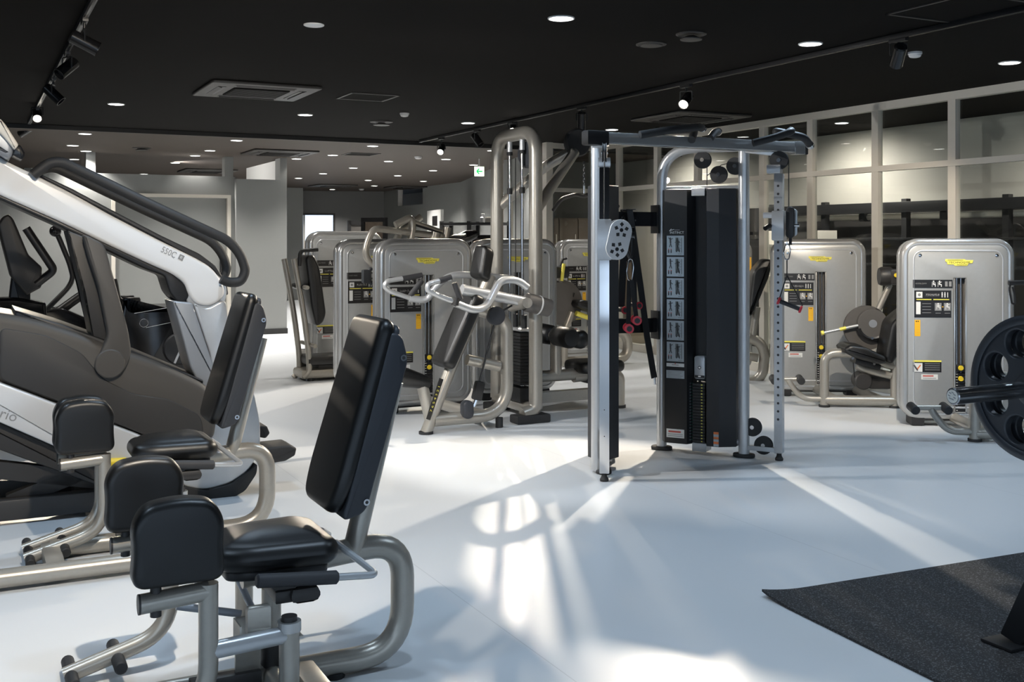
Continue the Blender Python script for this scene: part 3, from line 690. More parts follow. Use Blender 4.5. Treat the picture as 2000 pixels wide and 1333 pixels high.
zf = 0; m = MB(); a0 = T1.p(-60, 690, 0).x; a1 = T1.p(90, 690, 0).x
m.box(((a0+a1)/2, 0, .05), a1-a0, .1, .1, 'black', .02); m.box((a0, 0, .04), .09, .5, .08, 'black', .02); m.box((a1, 0, .04), .09, .5, .08, 'black', .02)
m.bar((T1.p(20, 640, 0).x, 0, .1), T1.p(20, 630, 0), .1, .1, 'black', .02); m.build('base', T1.root)
T2 = dark_machine('elliptical_trainer', 'black elliptical trainer with thin swing levers behind the grey column', 'elliptical trainer', (-4.35, 10.6))
for lat in (-.25, .25):
    m = MB(); pth = T2.path([(108, 452), (114, 462), (136, 515), (143, 543), (134, 562), (90, 606)], lat); m.tube(pth, .024, 'black', fil=.06); m.ball(pth[0], .055, 'black_gloss'); m.build('swing_lever', T2.root)
m = MB(); m.tube(T2.path([(172, 568), (110, 612)], -.1), .045, 'black'); m.build('link_arm', T2.root)
m = MB(); a0 = T2.p(60, 690, 0).x; a1 = T2.p(190, 690, 0).x
m.box(((a0+a1)/2, 0, .05), a1-a0, .5, .09, 'black', .02); sd(T2, m, [(70, 606), (120, 600), (170, 622), (190, 690), (60, 690)], 0, -.2, .2, 'black_gloss', .03); m.build('base', T2.root)
m = MB(); sd(T2, m, [(135, 455), (152, 455), (196, 610), (205, 690), (170, 690), (168, 600)], 0, -.06, .06, 'dark', .02); m.build('mast', T2.root)
TM = dark_machine('treadmill', 'black treadmill with glossy motor hood between the grey column and the silver leg', 'treadmill', (-3.35, 9.6))
m = MB(); sd(TM, m, [(232, 574), (244, 600), (340, 597), (352, 634), (374, 716), (374, 770), (240, 770), (222, 640)], 0, -.4, .4, 'black_gloss', .03); mo = m.build('motor_hood', TM.root, 40)
m = MB()
for p0, p1 in (((262, 612), (345, 598)), ((285, 640), (352, 626))): m.tube(TM.path([p0, p1], -.405), .004, 'chrome', n=6)
q = TM.p(281, 631, -.404); m.tube([q+Vector((.035*math.cos(w), 0, .035*math.sin(w))) for w in [2*PI*i/20 for i in range(20)]], .003, 'chrome', closed=True, n=6); q = TM.p(346, 644, -.404); m.tube([q+Vector((.03*math.cos(w), 0, .018*math.sin(w))) for w in [2*PI*i/20 for i in range(20)]], .005, 'chrome', closed=True, n=6); m.build('hood_trim', mo)
m = MB(); z_ = TM.p(250, 587, -.2).z; x0_, x1_ = TM.p(225, 587, -.2).x, TM.p(274, 587, -.2).x; m.cyl((x0_, -.2, z_), (x1_, -.2, z_), .026, 'black', 14, .006); m.cyl((x0_, .2, z_), (x1_, .2, z_), .026, 'black', 14, .006); m.build('handrail', TM.root)
m = MB(); xm = TM.p(236, 600, 0).x
for y in (-.34, .34): m.tube([(xm+.05, y, .3), (xm-.1, y, 1.15)], .03, 'black')
m.build('upright', TM.root); xa, xb = TM.p(222, 700, 0).x, TM.p(374, 700, 0).x
m = MB().box(((xa+xb)/2, 0, .09), xb-xa, .8, .12, 'dark', .02); m.build('deck', TM.root)
for x in (xa+.1, xb-.1):
    for y in (-.33, .33): MB().cyl((x, y, 0), (x, y, .05), .04, 'rubber', 12).build('foot', TM.root)
q = TM.p(352, 682, -.43); m = MB().lathe(q, Y3, [(0, .13), (.02, .14), (.03, .14)], 'black', 26); m.bar(q+Vector((-.05, -.008, -.12)), q+Vector((.05, -.008, .11)), .012, .05, 'silver_light', up=Y3); m.build('wheel_cover', TM.root)
# ---------------------------------------------------------------- the two-stack pulley station in the middle
TD = Thing('pulley_station', 'tall silver pulley station with two black weight shrouds and a pull-up crossbar', 'cable machine', (1.182, 6.92), V)
rd = TD.root
def unit(c0, d, tall, right):
    """one weight column: P(r, w, z) = r metres from its rail along d, w metres sideways (towards the viewer for the right one)"""
    c0 = Vector(c0); d = Vector((d[0], d[1], 0)).normalized(); w_ = Vector((d.y, -d.x, 0))*(-1 if right else 1)
    if w_.y > 0 and right: w_ = -w_
    def Q(r, w, z): return c0+d*r+w_*w+Z3*z
    # bent tube frame standing on two oval feet
    wo_ = 0 if right else -.042
    f = MB().tube([Q(.83, wo_, .02), Q(.83, wo_, 2.125), Q(.24, wo_, 2.125)], .036, 'silver_light', fil=.24, n=18, flat=1.0)
    f.tube([Q(.24, wo_, .02), Q(.24, wo_, 2.125)], .038, 'silver_light', n=18)
    f.tube([Q(.24, 0, 1.845), Q(.83, 0, 1.845)], .016, 'silver_light', n=12); f.tube([Q(.24, 0, .1), Q(.83, 0, .1)], .02, 'silver_light', n=12)
    fo = f.build('bent_frame', rd, 50)
    for r in (.24, .83):
        MB().slab([p for p in rrect(.15, .1, .048)], 'rubber', 0, .026, .008, O=Q(r, 0, 0), ex=d, ey=w_, ez=Z3).build('foot_plate', rd)
    # the two folded shroud covers
    for k, pl in enumerate(([(.805, -.05), (.775, -.1), (.612, -.1), (.585, -.045), (.585, .045), (.612, .1), (.775, .1), (.805, .05)], [(.49, -.05), (.472, -.1), (.385, -.1), (.285, -.035), (.285, .035), (.385, .1), (.472, .1), (.49, .05)])):
        s = MB().slab([Vector(p) for p in pl], 'shroud' if k == 0 else 'shroud_flat', .07, 1.835, .006, O=Q(0, 0, 0), ex=d, ey=w_, ez=Z3)
        so = s.build('shroud_cover', rd, 20)
        fw = w_*1.0; O = Q(0, .1015, 0)
        exd = -d                                # reading direction seen from the front
        if k == 0 and right:
            cd = MB(); cx = .695
            for i in range(6):
                z = 1.513-i*.1475
                cc = Q(cx, .1012, z-.068); cd.quad(cc, .124, .136, 'card', exd, Z3)
                cc = cc+w_*.0008
                def L(a, b, wd, m='card_ink'): cd.line(a, b, wd, m, O=cc, ex=exd)
                cd.disc(cc+exd*-.036+Z3*.05, .006, 'card_ink', exd, n=10); L((-.036, .045), (-.034, .015), .011); L((-.036, .04), (-.05+.01*(i % 3), .055-.02*(i % 2)), .005); L((-.036, .04), (-.018, .05-.012*i % .03), .005); L((-.034, .015), (-.042, -.012), .006); L((-.034, .015), (-.026, -.012), .006)
                for xx in (-.048, -.03): L((xx, -.03), (xx, -.052), .008); cd.disc(cc+exd*xx+Z3*-.026, .004, 'red_ink', exd, n=8)
                L((.012, .055), (.012, -.04), .022, 'card_body'); L((.046, .055), (.046, -.05), .006, 'card_body'); L((.033, .055), (.033, -.05), .003, 'card_body')
                for zz in (.04, .02, 0, -.02): L((.033, zz), (.046, zz), .002, 'card_body')
                cd.disc(cc+exd*.016+Z3*.045, .007, 'card_ink', exd, n=10); L((.016, .04), (.018, .0), .018); L((.016, .034), (.034, .02+.008*(i % 3)), .006); L((.016, .034), (-.002, .02), .006); L((.018, 0), (.008, -.045), .009); L((.018, 0), (.03, -.045), .009); L((.02, -.058), (.05, -.058), .004, 'print_grey')
            cd.build('exercise_cards', so, 0)
            g = MB(); g.text('INSTINCT', Q(.683, .102, 1.535), .024, 'print_white', exd, wfit=.1); g.line((-.052, .004), (-.02, .012), .004, 'print_white', O=Q(.683, .102, 1.545), ex=exd); g.line((-.055, .0), (-.04, .016), .004, 'print_white', O=Q(.683, .102, 1.545), ex=exd); g.line((-.018, .008), (.02, .008), .005, 'print_grey', O=Q(.683, .102, 1.545), ex=exd)
            g.build('lettering', so, 0)
            t = MB(); t.quad(Q(.695, .1012, .615), .128, .024, 'print_white', exd); t.quad(Q(.695, .1018, .616), .05, .005, 'print_grey', exd); t.add([Q(.695, .102, .622)+exd*-.006, Q(.695, .102, .622)+exd*.006, Q(.695, .102, .632)], [(0, 1, 2)], 'red_ink')
            t.build('warning_strip', so, 0); t = MB(); t.quad(Q(.695, .1012, .55), .13, .055, 'card', exd)
            for i in range(5): t.line((-.055, .02-i*.01), (.055-(i % 3)*.01, .02-i*.01), .003, 'print_grey', O=Q(.695, .1018, .55), ex=exd)
            t.build('notice_sticker', so, 0); t = MB(); t.quad(Q(.695, .1012, .085+.055), .128, .06, 'print_white', exd); t.line((-.05, .012), (.04, .012), .012, 'red_ink', O=Q(.695, .1018, .14), ex=exd)
            for i in range(2): t.line((-.055, -.006-i*.012), (.055, -.006-i*.012), .004, 'print_grey', O=Q(.695, .1018, .14), ex=exd)
            t.build('service_sticker', so, 0)
            n = MB(); e2 = (Q(.585, .045, 0)-Q(.612, .1, 0)).normalized(); o2 = Q(.598, .0735, 0)+(w_*.4-d*.8).normalized()*.0015
            for i in range(20):
                z = .49-i*.0205; n.text(str(5+5*i), o2+Z3*z, .014, 'card', e2); n.line((.012, 0), (.024, 0), .004, 'green_ink', O=o2+Z3*z, ex=e2)
            n.build('weight_numbers', so, 0)
        if k == 1 and right:
            t = MB()
            for i in range(6): t.quad(Q(.405, .1012, .165-i*.0165), .036, .0165, 'orange' if i % 2 == 0 else 'card', exd)
            t.build('warning_sticker', so, 0)
    # weight stack in the slot
    st = MB(); 
    for i in range(20):
        z = .085+i*.0205; st.box(Q(.5375, 0, z+.009), .088, .14, .0185, 'black', .002, R=Matrix.Rotation(math.atan2(d.y, d.x), 3, 'Z'))
        if right: st.quad(Q(.5275-.012, .0712, z+.009), .011, .008, 'lemon', -d)
    st.box(Q(.5375, -.02, 1.15), .1, .01, 1.3, 'black', R=Matrix.Rotation(math.atan2(d.y, d.x), 3, 'Z'))
    sto = st.build('weight_stack', rd, 20)
    h = MB().slab(fillet([Vector(p) for p in ((-.04, 0), (.04, 0), (.04, .15), (.03, .16), (-.03, .16), (-.04, .15))], .02, True), 'silver_light', -.02, .05, .008, O=Q(.5375, 0, .52), ex=-d, ey=Z3, ez=w_)
    h.disc(Q(.5375, .051, .6), .012, 'dark', -d); h.disc(Q(.5375, .0515, .6), .007, 'chrome', -d); h.quad(Q(.5375, .051, .538), .07, .018, 'black', -d); h.quad(Q(.5375, .0515, .539), .02, .008, 'chrome', -d); h.build('selector_head', sto)
    for r in (.515, .56): MB().cyl(Q(r, -.03, .06), Q(r, -.03, 1.83), .009, 'chrome', 10).build('guide_rod', sto)
    hd = MB().box(Q(.5375, 0, 1.815), .094, .17, .055, 'silver_light', .003, R=Matrix.Rotation(math.atan2(d.y, d.x), 3, 'Z')); hd.build('stack_header', rd); hd = MB().box(Q(.5375, 0, .05), .1, .12, .06, 'silver_light', .003, R=Matrix.Rotation(math.atan2(d.y, d.x), 3, 'Z')); hd.build('stack_footer', rd)
    # front rail with its row of holes
    R = Matrix.Rotation(math.atan2(d.y, d.x), 3, 'Z'); ztop = 1.93
    rl = MB().box(Q(0, 0, (ztop+.05)/2), .055, .06, ztop-.05, 'silver_light' if right else 'chrome', .006, R=R)
    for i in range(30):
        z = .28+i*.054
        for sg in (1, -1): rl.disc(Q(0, .0305*sg, z), .0085, 'dark', d, n=12)
        rl.disc(Q(-.0282, 0, z), .0035, 'dark', w_, n=8) if i in (0, 3) else None
    rl.build('slotted_rail', rd, 30)
    MB().lathe(Q(0, 0, 0), Z3, [(0, .026), (.012, .028), (.03, .018), (.055, .014)], 'rubber', 18).build('rail_foot', rd)
    br = MB(); br.box(Q(.03, 0, ztop+.03), .09, .075, .06, 'silver_light', .006, R=R); br.build('rail_cap', rd); br = MB(); br.bar(Q(0, 0, .07), Q(.24, 0, .07), .05, .03, 'silver_light', .003); br.build('rail_bracket', rd)
    def pul(r, z, rad=.062, wd=.028, nm='pulley'):
        b = MB().lathe(Q(r, -wd/2, z), w_, [(0, rad), (.004, rad), (.008, rad-.006), (wd-.008, rad-.006), (wd-.004, rad), (wd, rad), (wd+.002, rad*.5), (wd+.004, rad*.2)], 'rubber', 30)
        b.lathe(Q(r, -wd/2-.004, z), w_, [(0, .014), (wd+.012, .014)], 'chrome', 14); b.build(nm, rd, 30)
    pul(.0, 2.02); pul(.105, .093); pul(.18, .21)
    if right: pul(.415, 1.935, .06); pul(.30, 1.99, .06); pul(.53, 2.04, .06)
    cb = MB().tube([Q(-.064, 0, 2.02), Q(-.064, 0, 1.62)], .0035, 'black', n=8); cb.tube([Q(-.0, -.0, .18), Q(.03, .0, 1.3)], .003, 'black', n=6); cb.tube([Q(.5, 0, 2.0), Q(.5, 0, 1.8)], .003, 'black', n=6)
    cb.tube([Q(.50, 0, 1.93), Q(.40, 0, 2.0), Q(.27, 0, 2.03)], .003, 'black', n=6); cb.build('cable', rd)
    return Q, d, w_
QR, dr_, wr_ = unit((.689, 0, 0), (-.583, .811), 2.12, True)
QL, dl_, wl_ = unit((-.689, 0, 0), (.512, .859), 2.12, False)
# crossbar with pull-up grips
cbm = MB().box((.07, .03, 2.112), 1.7, .065, .076, 'rim', .012); cbo = cbm.build('crossbar', rd)
MB().box((-.735, .03, 2.11), .15, .077, .092, 'black', .012).build('bar_sleeve', cbo)
MB().box((.925, .03, 2.11), .022, .076, .09, 'black', .008).build('end_cap', cbo)
MB().box((.87, .03, 2.11), .085, .075, .09, 'rim', .006).build('end_collar', cbo)
for pts, nm in (([(-.47, -.02, 2.13), (-.28, -.06, 2.165), (-.02, -.02, 2.2), (.03, .02, 2.2)], 0), ([(.12, .05, 2.14), (.2, .1, 2.19), (.28, .18, 2.2)], 0), ([(.38, -.06, 2.11), (.52, -.12, 2.15), (.62, -.16, 2.19), (.66, -.1, 2.2)], 0), ([(.68, .0, 2.18), (.56, -.05, 2.2), (.76, -.12, 2.16), (.84, -.08, 2.12)], 0), ([(-.05, .02, 2.12), (.05, .12, 2.2), (-.1, .3, 2.2)], 0)):
    pts = [(a_, b_-.045, c_+.004) for a_, b_, c_ in pts]; g = MB().tube(pts, .025, 'rubber', fil=.05, n=14); go = g.build('pull_up_grip', cbo, 50)
    p = Vector(pts[-1]); dd_ = (p-Vector(pts[-2])).normalized(); MB().cyl(p, p+dd_*.03, .027, 'chrome', 16, .003).build('grip_end', go)
cl_ = MB().bar((-.72, .03, 2.09), QL(.24, 0, 2.12), .07, .08, 'silver_light', .01); cl_.bar((.7, .03, 2.09), QR(.24, 0, 2.12), .07, .08, 'silver_light', .01); cl_.build('bar_arm', rd)
# black cross braces between the two units
for z in (1.63, .885):
    a, b = QL(.83, -.0, z), QR(.83, 0, z); s = (b-a).normalized()
    bm_ = MB().bar(a+s*.04, b-s*.045, .06, .1, 'black_gloss', .004); bo = bm_.build('cross_brace', rd)
    MB().bar(b-s*.052-Z3*.1, b-s*.052+Z3*.1, .11, .012, 'black', .002, up=s).build('brace_plate', bo)
    if z > 1:
        t = MB()
        for i in range(5): t.disc(a+s*(.1+i*.035)+Vector((.0, -.032, .02*((i*3) % 2)-.01)), .006, 'chrome', n=8)
        t.build('bolt_heads', bo, 0)
# sliding pulley carriages
c = MB(); R = Matrix.Rotation(math.atan2(dl_.y, dl_.x), 3, 'Z')
zc = 1.485
q = QL(-.01, 0, zc); c.box(q, .1, .085, .25, 'silver_light', .006, R=R); co = c.build('pulley_carriage', rd)
k = MB(); cc = QL(-.05, .085, zc+.0); axs = (wl_*.35-dl_*.94).normalized(); exq = axs.cross(Z3).normalized()
ov = [Vector((x, y)) for x, y in rrect(.1, .2, .05, 8)]; ov2 = []
al = math.radians(14)
for p in rrect(.145, .25, .072, 8): ov2.append(Vector((p.x*math.cos(al)-p.y*math.sin(al), p.x*math.sin(al)+p.y*math.cos(al))))
k.slab(ov2, 'white', .0, .012, .003, O=cc, ex=exq, ey=Z3, ez=axs); k.slab(ov2, 'white', -.05, -.038, .003, O=cc, ex=exq, ey=Z3, ez=axs); k.slab(inset(ov2 if area2(ov2) > 0 else ov2[::-1], .008), 'black', -.038, 0, .002, O=cc, ex=exq, ey=Z3, ez=axs)
for sg in (1, -1):
    o_ = cc+axs*.0128+exq*(-math.sin(al)*.06*sg)+Z3*(math.cos(al)*.06*sg); k.disc(o_+axs*.001, .012, 'chrome', exq, n=14)
    for i in range(5):
        w = 2*PI*i/5+.4*sg; u0 = Vector((math.cos(w), math.sin(w))); n0 = Vector((-u0.y, u0.x))
        P5 = [u0*.02, u0*.036+n0*.014, u0*.05, u0*.036-n0*.014]; k.add([o_+exq*p.x+Z3*p.y for p in P5], [(0, 1, 2, 3)], 'dark')
k.build('twin_pulley', co, 30)
MB().cyl(QL(-.06, .03, zc-.08), QL(-.06, .03, zc+.0), .014, 'silver_light', 14).build('pull_pin', co)
c = MB(); R = Matrix.Rotation(math.atan2(dr_.y, dr_.x), 3, 'Z'); zr = 1.58
c.box(QR(0, 0, zr), .08, .09, .2, 'silver_light', .008, R=R); c.cyl(QR(.05, .05, zr), QR(.07, .1, zr-.02), .016, 'black', 12); c.box(QR(.07, .0, zr+.07), .07, .03, .04, 'silver_light', .004, R=R); co2 = c.build('pulley_carriage', rd)
k = MB(); qq = QR(-.075, 0, zr+.02)
k.slab(rrect(.055, .21, .027, 8), 'black', -.02, .02, .006, O=qq, ex=-dr_, ey=Z3, ez=wr_); k.slab(rrect(.04, .18, .02, 8), 'silver_light', -.035, -.022, .004, O=qq-dr_*.02, ex=-dr_, ey=Z3, ez=wr_); k.cyl(qq-dr_*.02-Z3*.02, qq-dr_*.06-Z3*.02, .012, 'chrome', 12); k.cyl(qq-Z3*.1, qq-Z3*.15, .01, 'rubber', 12); k.build('twin_pulley', co2)
ins = MB()
for i in range(9): ins.quad(QL(.6, -.0, 0)+wl_*-.1015+Z3*(1.3-i*.13)+dl_*-.12, .03, .1, 'card', dl_)
# ---- things hanging from it
def carabiner(mb, top, h, w=.02, m='chrome'):
    P_ = [Vector((x, 0, z)) for x, z in ((-w*.4, 0), (w*.6, -.0), (w, -h*.35), (w*.5, -h), (-w*.5, -h), (-w, -h*.6))]
    mb.tube([top+p for p in P_], .0042, m, fil=.012, closed=True, n=8); mb.tube([top+Vector((0, 0, .02)), top+Vector((0, 0, -.004))], .004, m, n=8)
def W_(q): return TD.o+TD.d*q.x+TD.n*q.y+Z3*q.z
tip = ony(1231, 497, 6.62)
TH = Thing('stirrup_handle', 'black strap handle with red end discs clipped to the left column pulley', 'cable handle', (tip.x, tip.y, tip.z-.45))
m = MB(); m.tube([Vector((-.07, .0, .545)), Vector((-.03, .0, .49)), Vector((0, 0, .425))], .011, 'black'); m.build('cable_stop', TH.root)
m = MB(); carabiner(m, Vector((0, 0, .42)), .13, .022); m.build('snap_hook', TH.root)
for dx, ln, dx2 in ((-.016, .02, -.01), (.018, .06, .035)):
    m = MB().bar((dx*.3, -dx, .29), (dx2, -dx, ln), .005, .028, 'strap', up=X3); m.build('strap', TH.root)
for dx, z in ((-.012, -.005), (.036, .045)):
    m = MB().lathe((dx, -.05, z), Y3, [(-.016, .017), (.118, .017)], 'grip', 16); ho = m.build('hand_grip', TH.root)
    m = MB().lathe((dx, -.062, z), Y3, [(0, .016), (0, .028), (.012, .028), (.012, .016)], 'red', 22); m.build('end_disc', ho); MB().lathe((dx, .05, z), Y3, [(0, .028), (.012, .028)], 'red', 22).build('end_disc', ho)
# two long black straps hung from the upper brace
aB, bB = W_(QL(.83, 0, 1.63)), W_(QR(.83, 0, 1.63)); sB = (bB-aB).normalized(); fB = Vector((sB.y, -sB.x, 0))
S1 = aB+sB*(bB-aB).length*.44+fB*.045; S1.z = 1.69
TS = Thing('long_strap', 'long flat black strap hanging from the upper black brace to knee height', 'strap', (S1.x, S1.y, 0), sB)
m = MB(); z0 = 1.69; pts = [(-.02, z0), (0, 1.58), (.06, 1.2), (.12, .8), (.175, .52)]
for i in range(4): m.bar((pts[i][0], -.004, pts[i][1]), (pts[i+1][0], -.004, pts[i+1][1]-.004), .006, .046, 'strap', up=X3)
m.box((0, .045, z0+.005), .05, .11, .006, 'strap'); m.build('webbing', TS.root); MB().tube([(.177, -.004, .52), (.18, -.004, .47)], .009, 'chrome', n=8).build('end_hook', TS.root)
S2 = aB+sB*.15+fB*.05
TS2 = Thing('suspension_strap', 'short black strap with red ring handles behind the left column', 'strap', (S2.x, S2.y, 0), sB)
m = MB().bar((0, .0, 1.58), (-.03, 0, 1.02), .012, .05, 'strap', up=X3); m.bar((.06, 0, 1.58), (.08, 0, 1.02), .01, .03, 'strap', up=X3); m.tube([(-.0, 0, 1.6), (0, .05, 1.69), (.05, .05, 1.69)], .01, 'strap'); m.build('webbing', TS2.root)
m = MB().box((.05, 0, 1.53), .035, .03, .08, 'chrome', .004); m.tube([(.05, 0, 1.5), (.05, 0, 1.4), (.02, 0, 1.33)], .02, 'black', fil=.05); m.build('buckle', TS2.root)
for x, z in ((-.03, 1.0), (.08, 1.03)):
    m = MB().lathe((x, -.05, z), Y3, [(-.016, .016), (.1, .016)], 'grip', 14); ho = m.build('hand_grip', TS2.root)
    m = MB().lathe((x, -.062, z), Y3, [(0, .026), (.012, .026)], 'red', 20); m.build('end_disc', ho)
tp = ony(1537, 478, 7.16)
TG = Thing('triangle_handle', 'black handle with red ends on a thin cord triangle, clipped to the right column', 'cable handle', (tp.x, tp.y, tp.z-.43))
m = MB(); carabiner(m, Vector((0, 0, .43)), .1, .024); m.build('snap_hook', TG.root)
A, B, Cc = Vector((0, 0, .225)), Vector((-.055, .0, .055)), Vector((.082, -.03, -.0))
m = MB(); m.tube([Vector((0, 0, .335)), A, B], .004, 'black', n=8); m.tube([A, Cc+Vector((.014, 0, .03)), Cc], .004, 'black', n=8, fil=.01); m.build('cord', TG.root)
m = MB().cyl(B, Cc, .0145, 'grip', 16); ho = m.build('hand_grip', TG.root); dx = (Cc-B).normalized()
for q in (B, Cc): MB().cyl(q-dx*.008, q+dx*.008, .025, 'red', 20, .003).build('end_disc', ho)
# ---------------------------------------------------------------- weight machines with rounded towers
TW = .85
def person(mb, o, s, m, kind=0, ex=X3, ey=Z3):
    """a small printed figure seated on a machine"""
    mb.disc(o+ex*(.0)+ey*(.36*s), .11*s, m, ex, ey, 10)
    mb.line((0, .22*s), (-.04*s, -.1*s), .16*s, m, O=o, ex=ex, ey=ey); mb.line((-.04*s, -.1*s), (.26*s, -.08*s), .13*s, m, O=o, ex=ex, ey=ey)
    mb.line((.26*s, -.06*s), (.24*s, -.42*s), .1*s, m, O=o, ex=ex, ey=ey); mb.line((0, .16*s), (.3*s, (.1+.2*kind)*s), .08*s, m, O=o, ex=ex, ey=ey)
    mb.line((-.2*s, .3*s), (-.22*s, -.42*s), .05*s, m, O=o, ex=ex, ey=ey)
def standing(mb, o, s, m):
    mb.disc(o+Z3*.4*s, .1*s, m, n=10); mb.line((0, .28*s), (0, -.05*s), .2*s, m, O=o); mb.line((-.05*s, -.05*s), (-.06*s, -.45*s), .08*s, m, O=o); mb.line((.05*s, -.05*s), (.06*s, -.45*s), .08*s, m, O=o)
def make_tower(T, x0, y0, jp, en, H=1.48, zb=.07, amber_left=False, W=TW, D=.2, full=True):
    """rounded tower; its printed face lies in the plane y = y0 and looks towards -y"""
    r = .125; h = H-zb
    body = MB(); cx = x0+W/2; cz = (H+zb)/2
    o = rrect(W-.05, h-.05, r-.025, 7, cx, cz)
    xs0, xs1, zs0, zs1 = x0+W*.462, x0+W*.572, zb+.05, H-.30
    # face with the tall slot for the stack: a left leaf, a right leaf and a head, cut from one outline
    n = len(o); top = [p for p in o]
    body.slab(o, 'panel', y0+.06, y0+D, .02, O=(0, 0, 0))
    rr = rrect(W-.075, h-.075, r-.04, 7, cx, cz)
    q = [p for p in rr]                          # starts right side, top right corner, goes counter-clockwise
    k = len(q)*3//4                              # bottom right corner begins here; insert the notch before it
    face = q[:k]+[Vector((xs0, zs0-.028)), Vector((xs0, zs0)), Vector((xs0, zs1)), Vector((xs1, zs1)), Vector((xs1, zs0)), Vector((xs1, zs0-.028))]+q[k:]
    zlow = min(p.y for p in q)
    face = q[:k]+[Vector((xs0, zlow)), Vector((xs0, zs1)), Vector((xs1, zs1)), Vector((xs1, zlow))]+q[k:]
    body.slab(face, 'panel', y0, y0+.062, .012, 2, O=(0, 0, 0))
    body.box(((xs0+xs1)/2, y0+.03, (zlow+zs0)/2), xs1-xs0, .058, zs0-zlow, 'panel', .002)
    b = body.build('weight_tower', T.root, 30)
    rim = MB().tube([Vector((p.x, y0+.045, p.y)) for p in rrect(W-.05, h-.05, r-.025, 9, cx, cz)], .041, 'rim', closed=True, n=16)
    rim.tube([Vector((p.x, y0+.006, p.y)) for p in rrect(W-.165, h-.165, r-.055, 8, cx, cz)], .0095, 'silver_light', closed=True, n=8)
    rim.tube([Vector((p.x, y0+D-.02, p.y)) for p in rrect(W-.05, h-.05, r-.025, 8, cx, cz)], .03, 'rim', closed=True, n=12); rim.build('tower_rim', b, 50)
    lx0, lx1 = xs0-.012, x0+.075
    g = MB(); f = lambda x, z, dy=.0012: Vector((x, y0-dy, z))
    # yellow badge
    lc = f(x0+W*.508, H-.175); bw_, bh = .215, .052
    pl = [(-.5, .5), (.2, .5), (.24, .36), (.5, .36), (.47, -.1), (.33, -.12), (.28, -.5), (-.16, -.5), (-.2, -.3), (-.42, -.3), (-.45, .1), (-.5, .15)]
    bd = MB().slab([(x*bw_, z*bh) for x, z in pl], 'lemon', 0, -.004, .001, O=lc); bd.text('TECHNOGYM', lc+Vector((0, -.0048, .001)), .024, 'placard', wfit=.16)
    bd.line((-.09, .019), (.03, .019), .003, 'placard', O=lc+Vector((0, -.0046, 0))); bd.line((-.02, -.019), (.06, -.019), .003, 'placard', O=lc+Vector((0, -.0046, 0))); bd.build('logo_badge', b, 0)
    for x in (x0+.13, x0+W-.13):
        MB().lathe(f(x, H-.118, 0), -Y3, [(-.001, .013), (.003, .013), (.004, .009)], 'chrome', 14).build('screw', b)
    if full:
        # upper strip and main placard with figures and lettering
        z1 = zs1-.012; pc = (lx0+lx1)/2; pw = lx0-lx1
        s = MB(); s.box(f(pc, z1-.033, .001), pw, .004, .066, 'placard'); s.text(en, f(pc-pw*.3, z1-.03, .0042), .016, 'print_grey', wfit=pw*.28)
        for i, xx in enumerate((.02, .17)): person(s, f(pc+pw*xx, z1-.033, .0042), .055, 'print_white', i)
        for xx in (.34, .44): s.line((0, -.02), (0, .02), .02, 'print_grey', O=f(pc+pw*xx, z1-.033, .0042))
        s.build('name_strip', b, 0)
        p = MB(); zt = z1-.085; ph = .215; O = f(pc, zt-ph/2, .001); p.box(O, pw*.93, .004, ph, 'placard')
        yy = .0032; X0 = pc-pw*.465
        p.quad(f(X0+.038, zt-.035, yy+.001), .048, .048, 'print_white'); p.disc(f(X0+.038, zt-.035, yy+.0016), .012, 'print_grey', n=12)
        p.text(jp, f(X0+pw*.46, zt-.035, yy+.001), .024, 'print_white', wfit=pw*.34)
        for i in range(2): standing(p, f(X0+pw*(.70+.07*i), zt-.035, yy+.001), .045, 'print_white')
        p.line((0, -.02), (0, .02), .006, 'print_white', O=f(X0+pw*.84, zt-.035, yy+.001))
        p.quad(f(X0+pw*.24, zt-.072, yy+.001), pw*.38, .007, 'lemon'); p.quad(f(X0+pw*.68, zt-.072, yy+.001), pw*.4, .007, 'lemon')
        p.quad(f(X0+.03, zt-.14, yy+.001), .035, .1, 'print_white')
        for i in range(4): p.line((0, 0), (pw*.22, 0), .004, 'print_grey', O=f(X0+pw*.2, zt-.105-i*.024, yy+.001))
        for i in range(2):
            c = f(X0+pw*(.6+.23*i), zt-.13, yy+.001); p.quad(c, .052, .062, 'print_grey'); person(p, c-Y3*.0006+Z3*.004, .058, 'print_white', i)
            p.line((-.02, 0), (.02, 0), .004, 'print_grey', O=f(X0+pw*(.6+.23*i), zt-.18, yy+.001))
        p.line((-.005, 0), (.005, 0), .008, 'amber', O=f(X0+pw*.715, zt-.13, yy+.001)); p.build('instruction_placard', b, 0)
        ax = lx1+.035 if amber_left else lx0-.035
        a = MB(); a.quad(f(ax, zt-ph-.085), .046, .13, 'amber'); a.disc(f(ax+.006, zt-ph-.032, .0018), .005, 'placard', n=8); a.disc(f(ax-.008, zt-ph-.032, .0018), .005, 'placard', n=8)
        for i in range(4): a.line((-.014, 0), (.014, 0), .003, 'yellow', O=f(ax, zt-ph-.065-i*.022, .0018))
        a.build('amber_label', b, 0)
        w = MB(); wz = zb+.41; wx = lx1+pw*.36; w.box(f(wx, wz, .0), pw*.72, .003, .095, 'placard'); w.quad(f(wx, wz+.041, .0024), pw*.72, .014, 'lemon')
        w.quad(f(wx-pw*.22, wz-.01, .0024), pw*.2, .07, 'print_white'); w.line((-.02, -.02), (.01, .02), .01, 'orange', O=f(wx-pw*.2, wz-.01, .003)); w.line((-.03, .02), (.0, -.025), .012, 'card_ink', O=f(wx-pw*.24, wz-.01, .003))
        for i in range(4): w.line((-pw*.18, 0), (pw*.2, 0), .004, 'print_grey', O=f(wx+pw*.12, wz+.02-i*.016, .0024))
        w.build('warning_placard', b, 0)
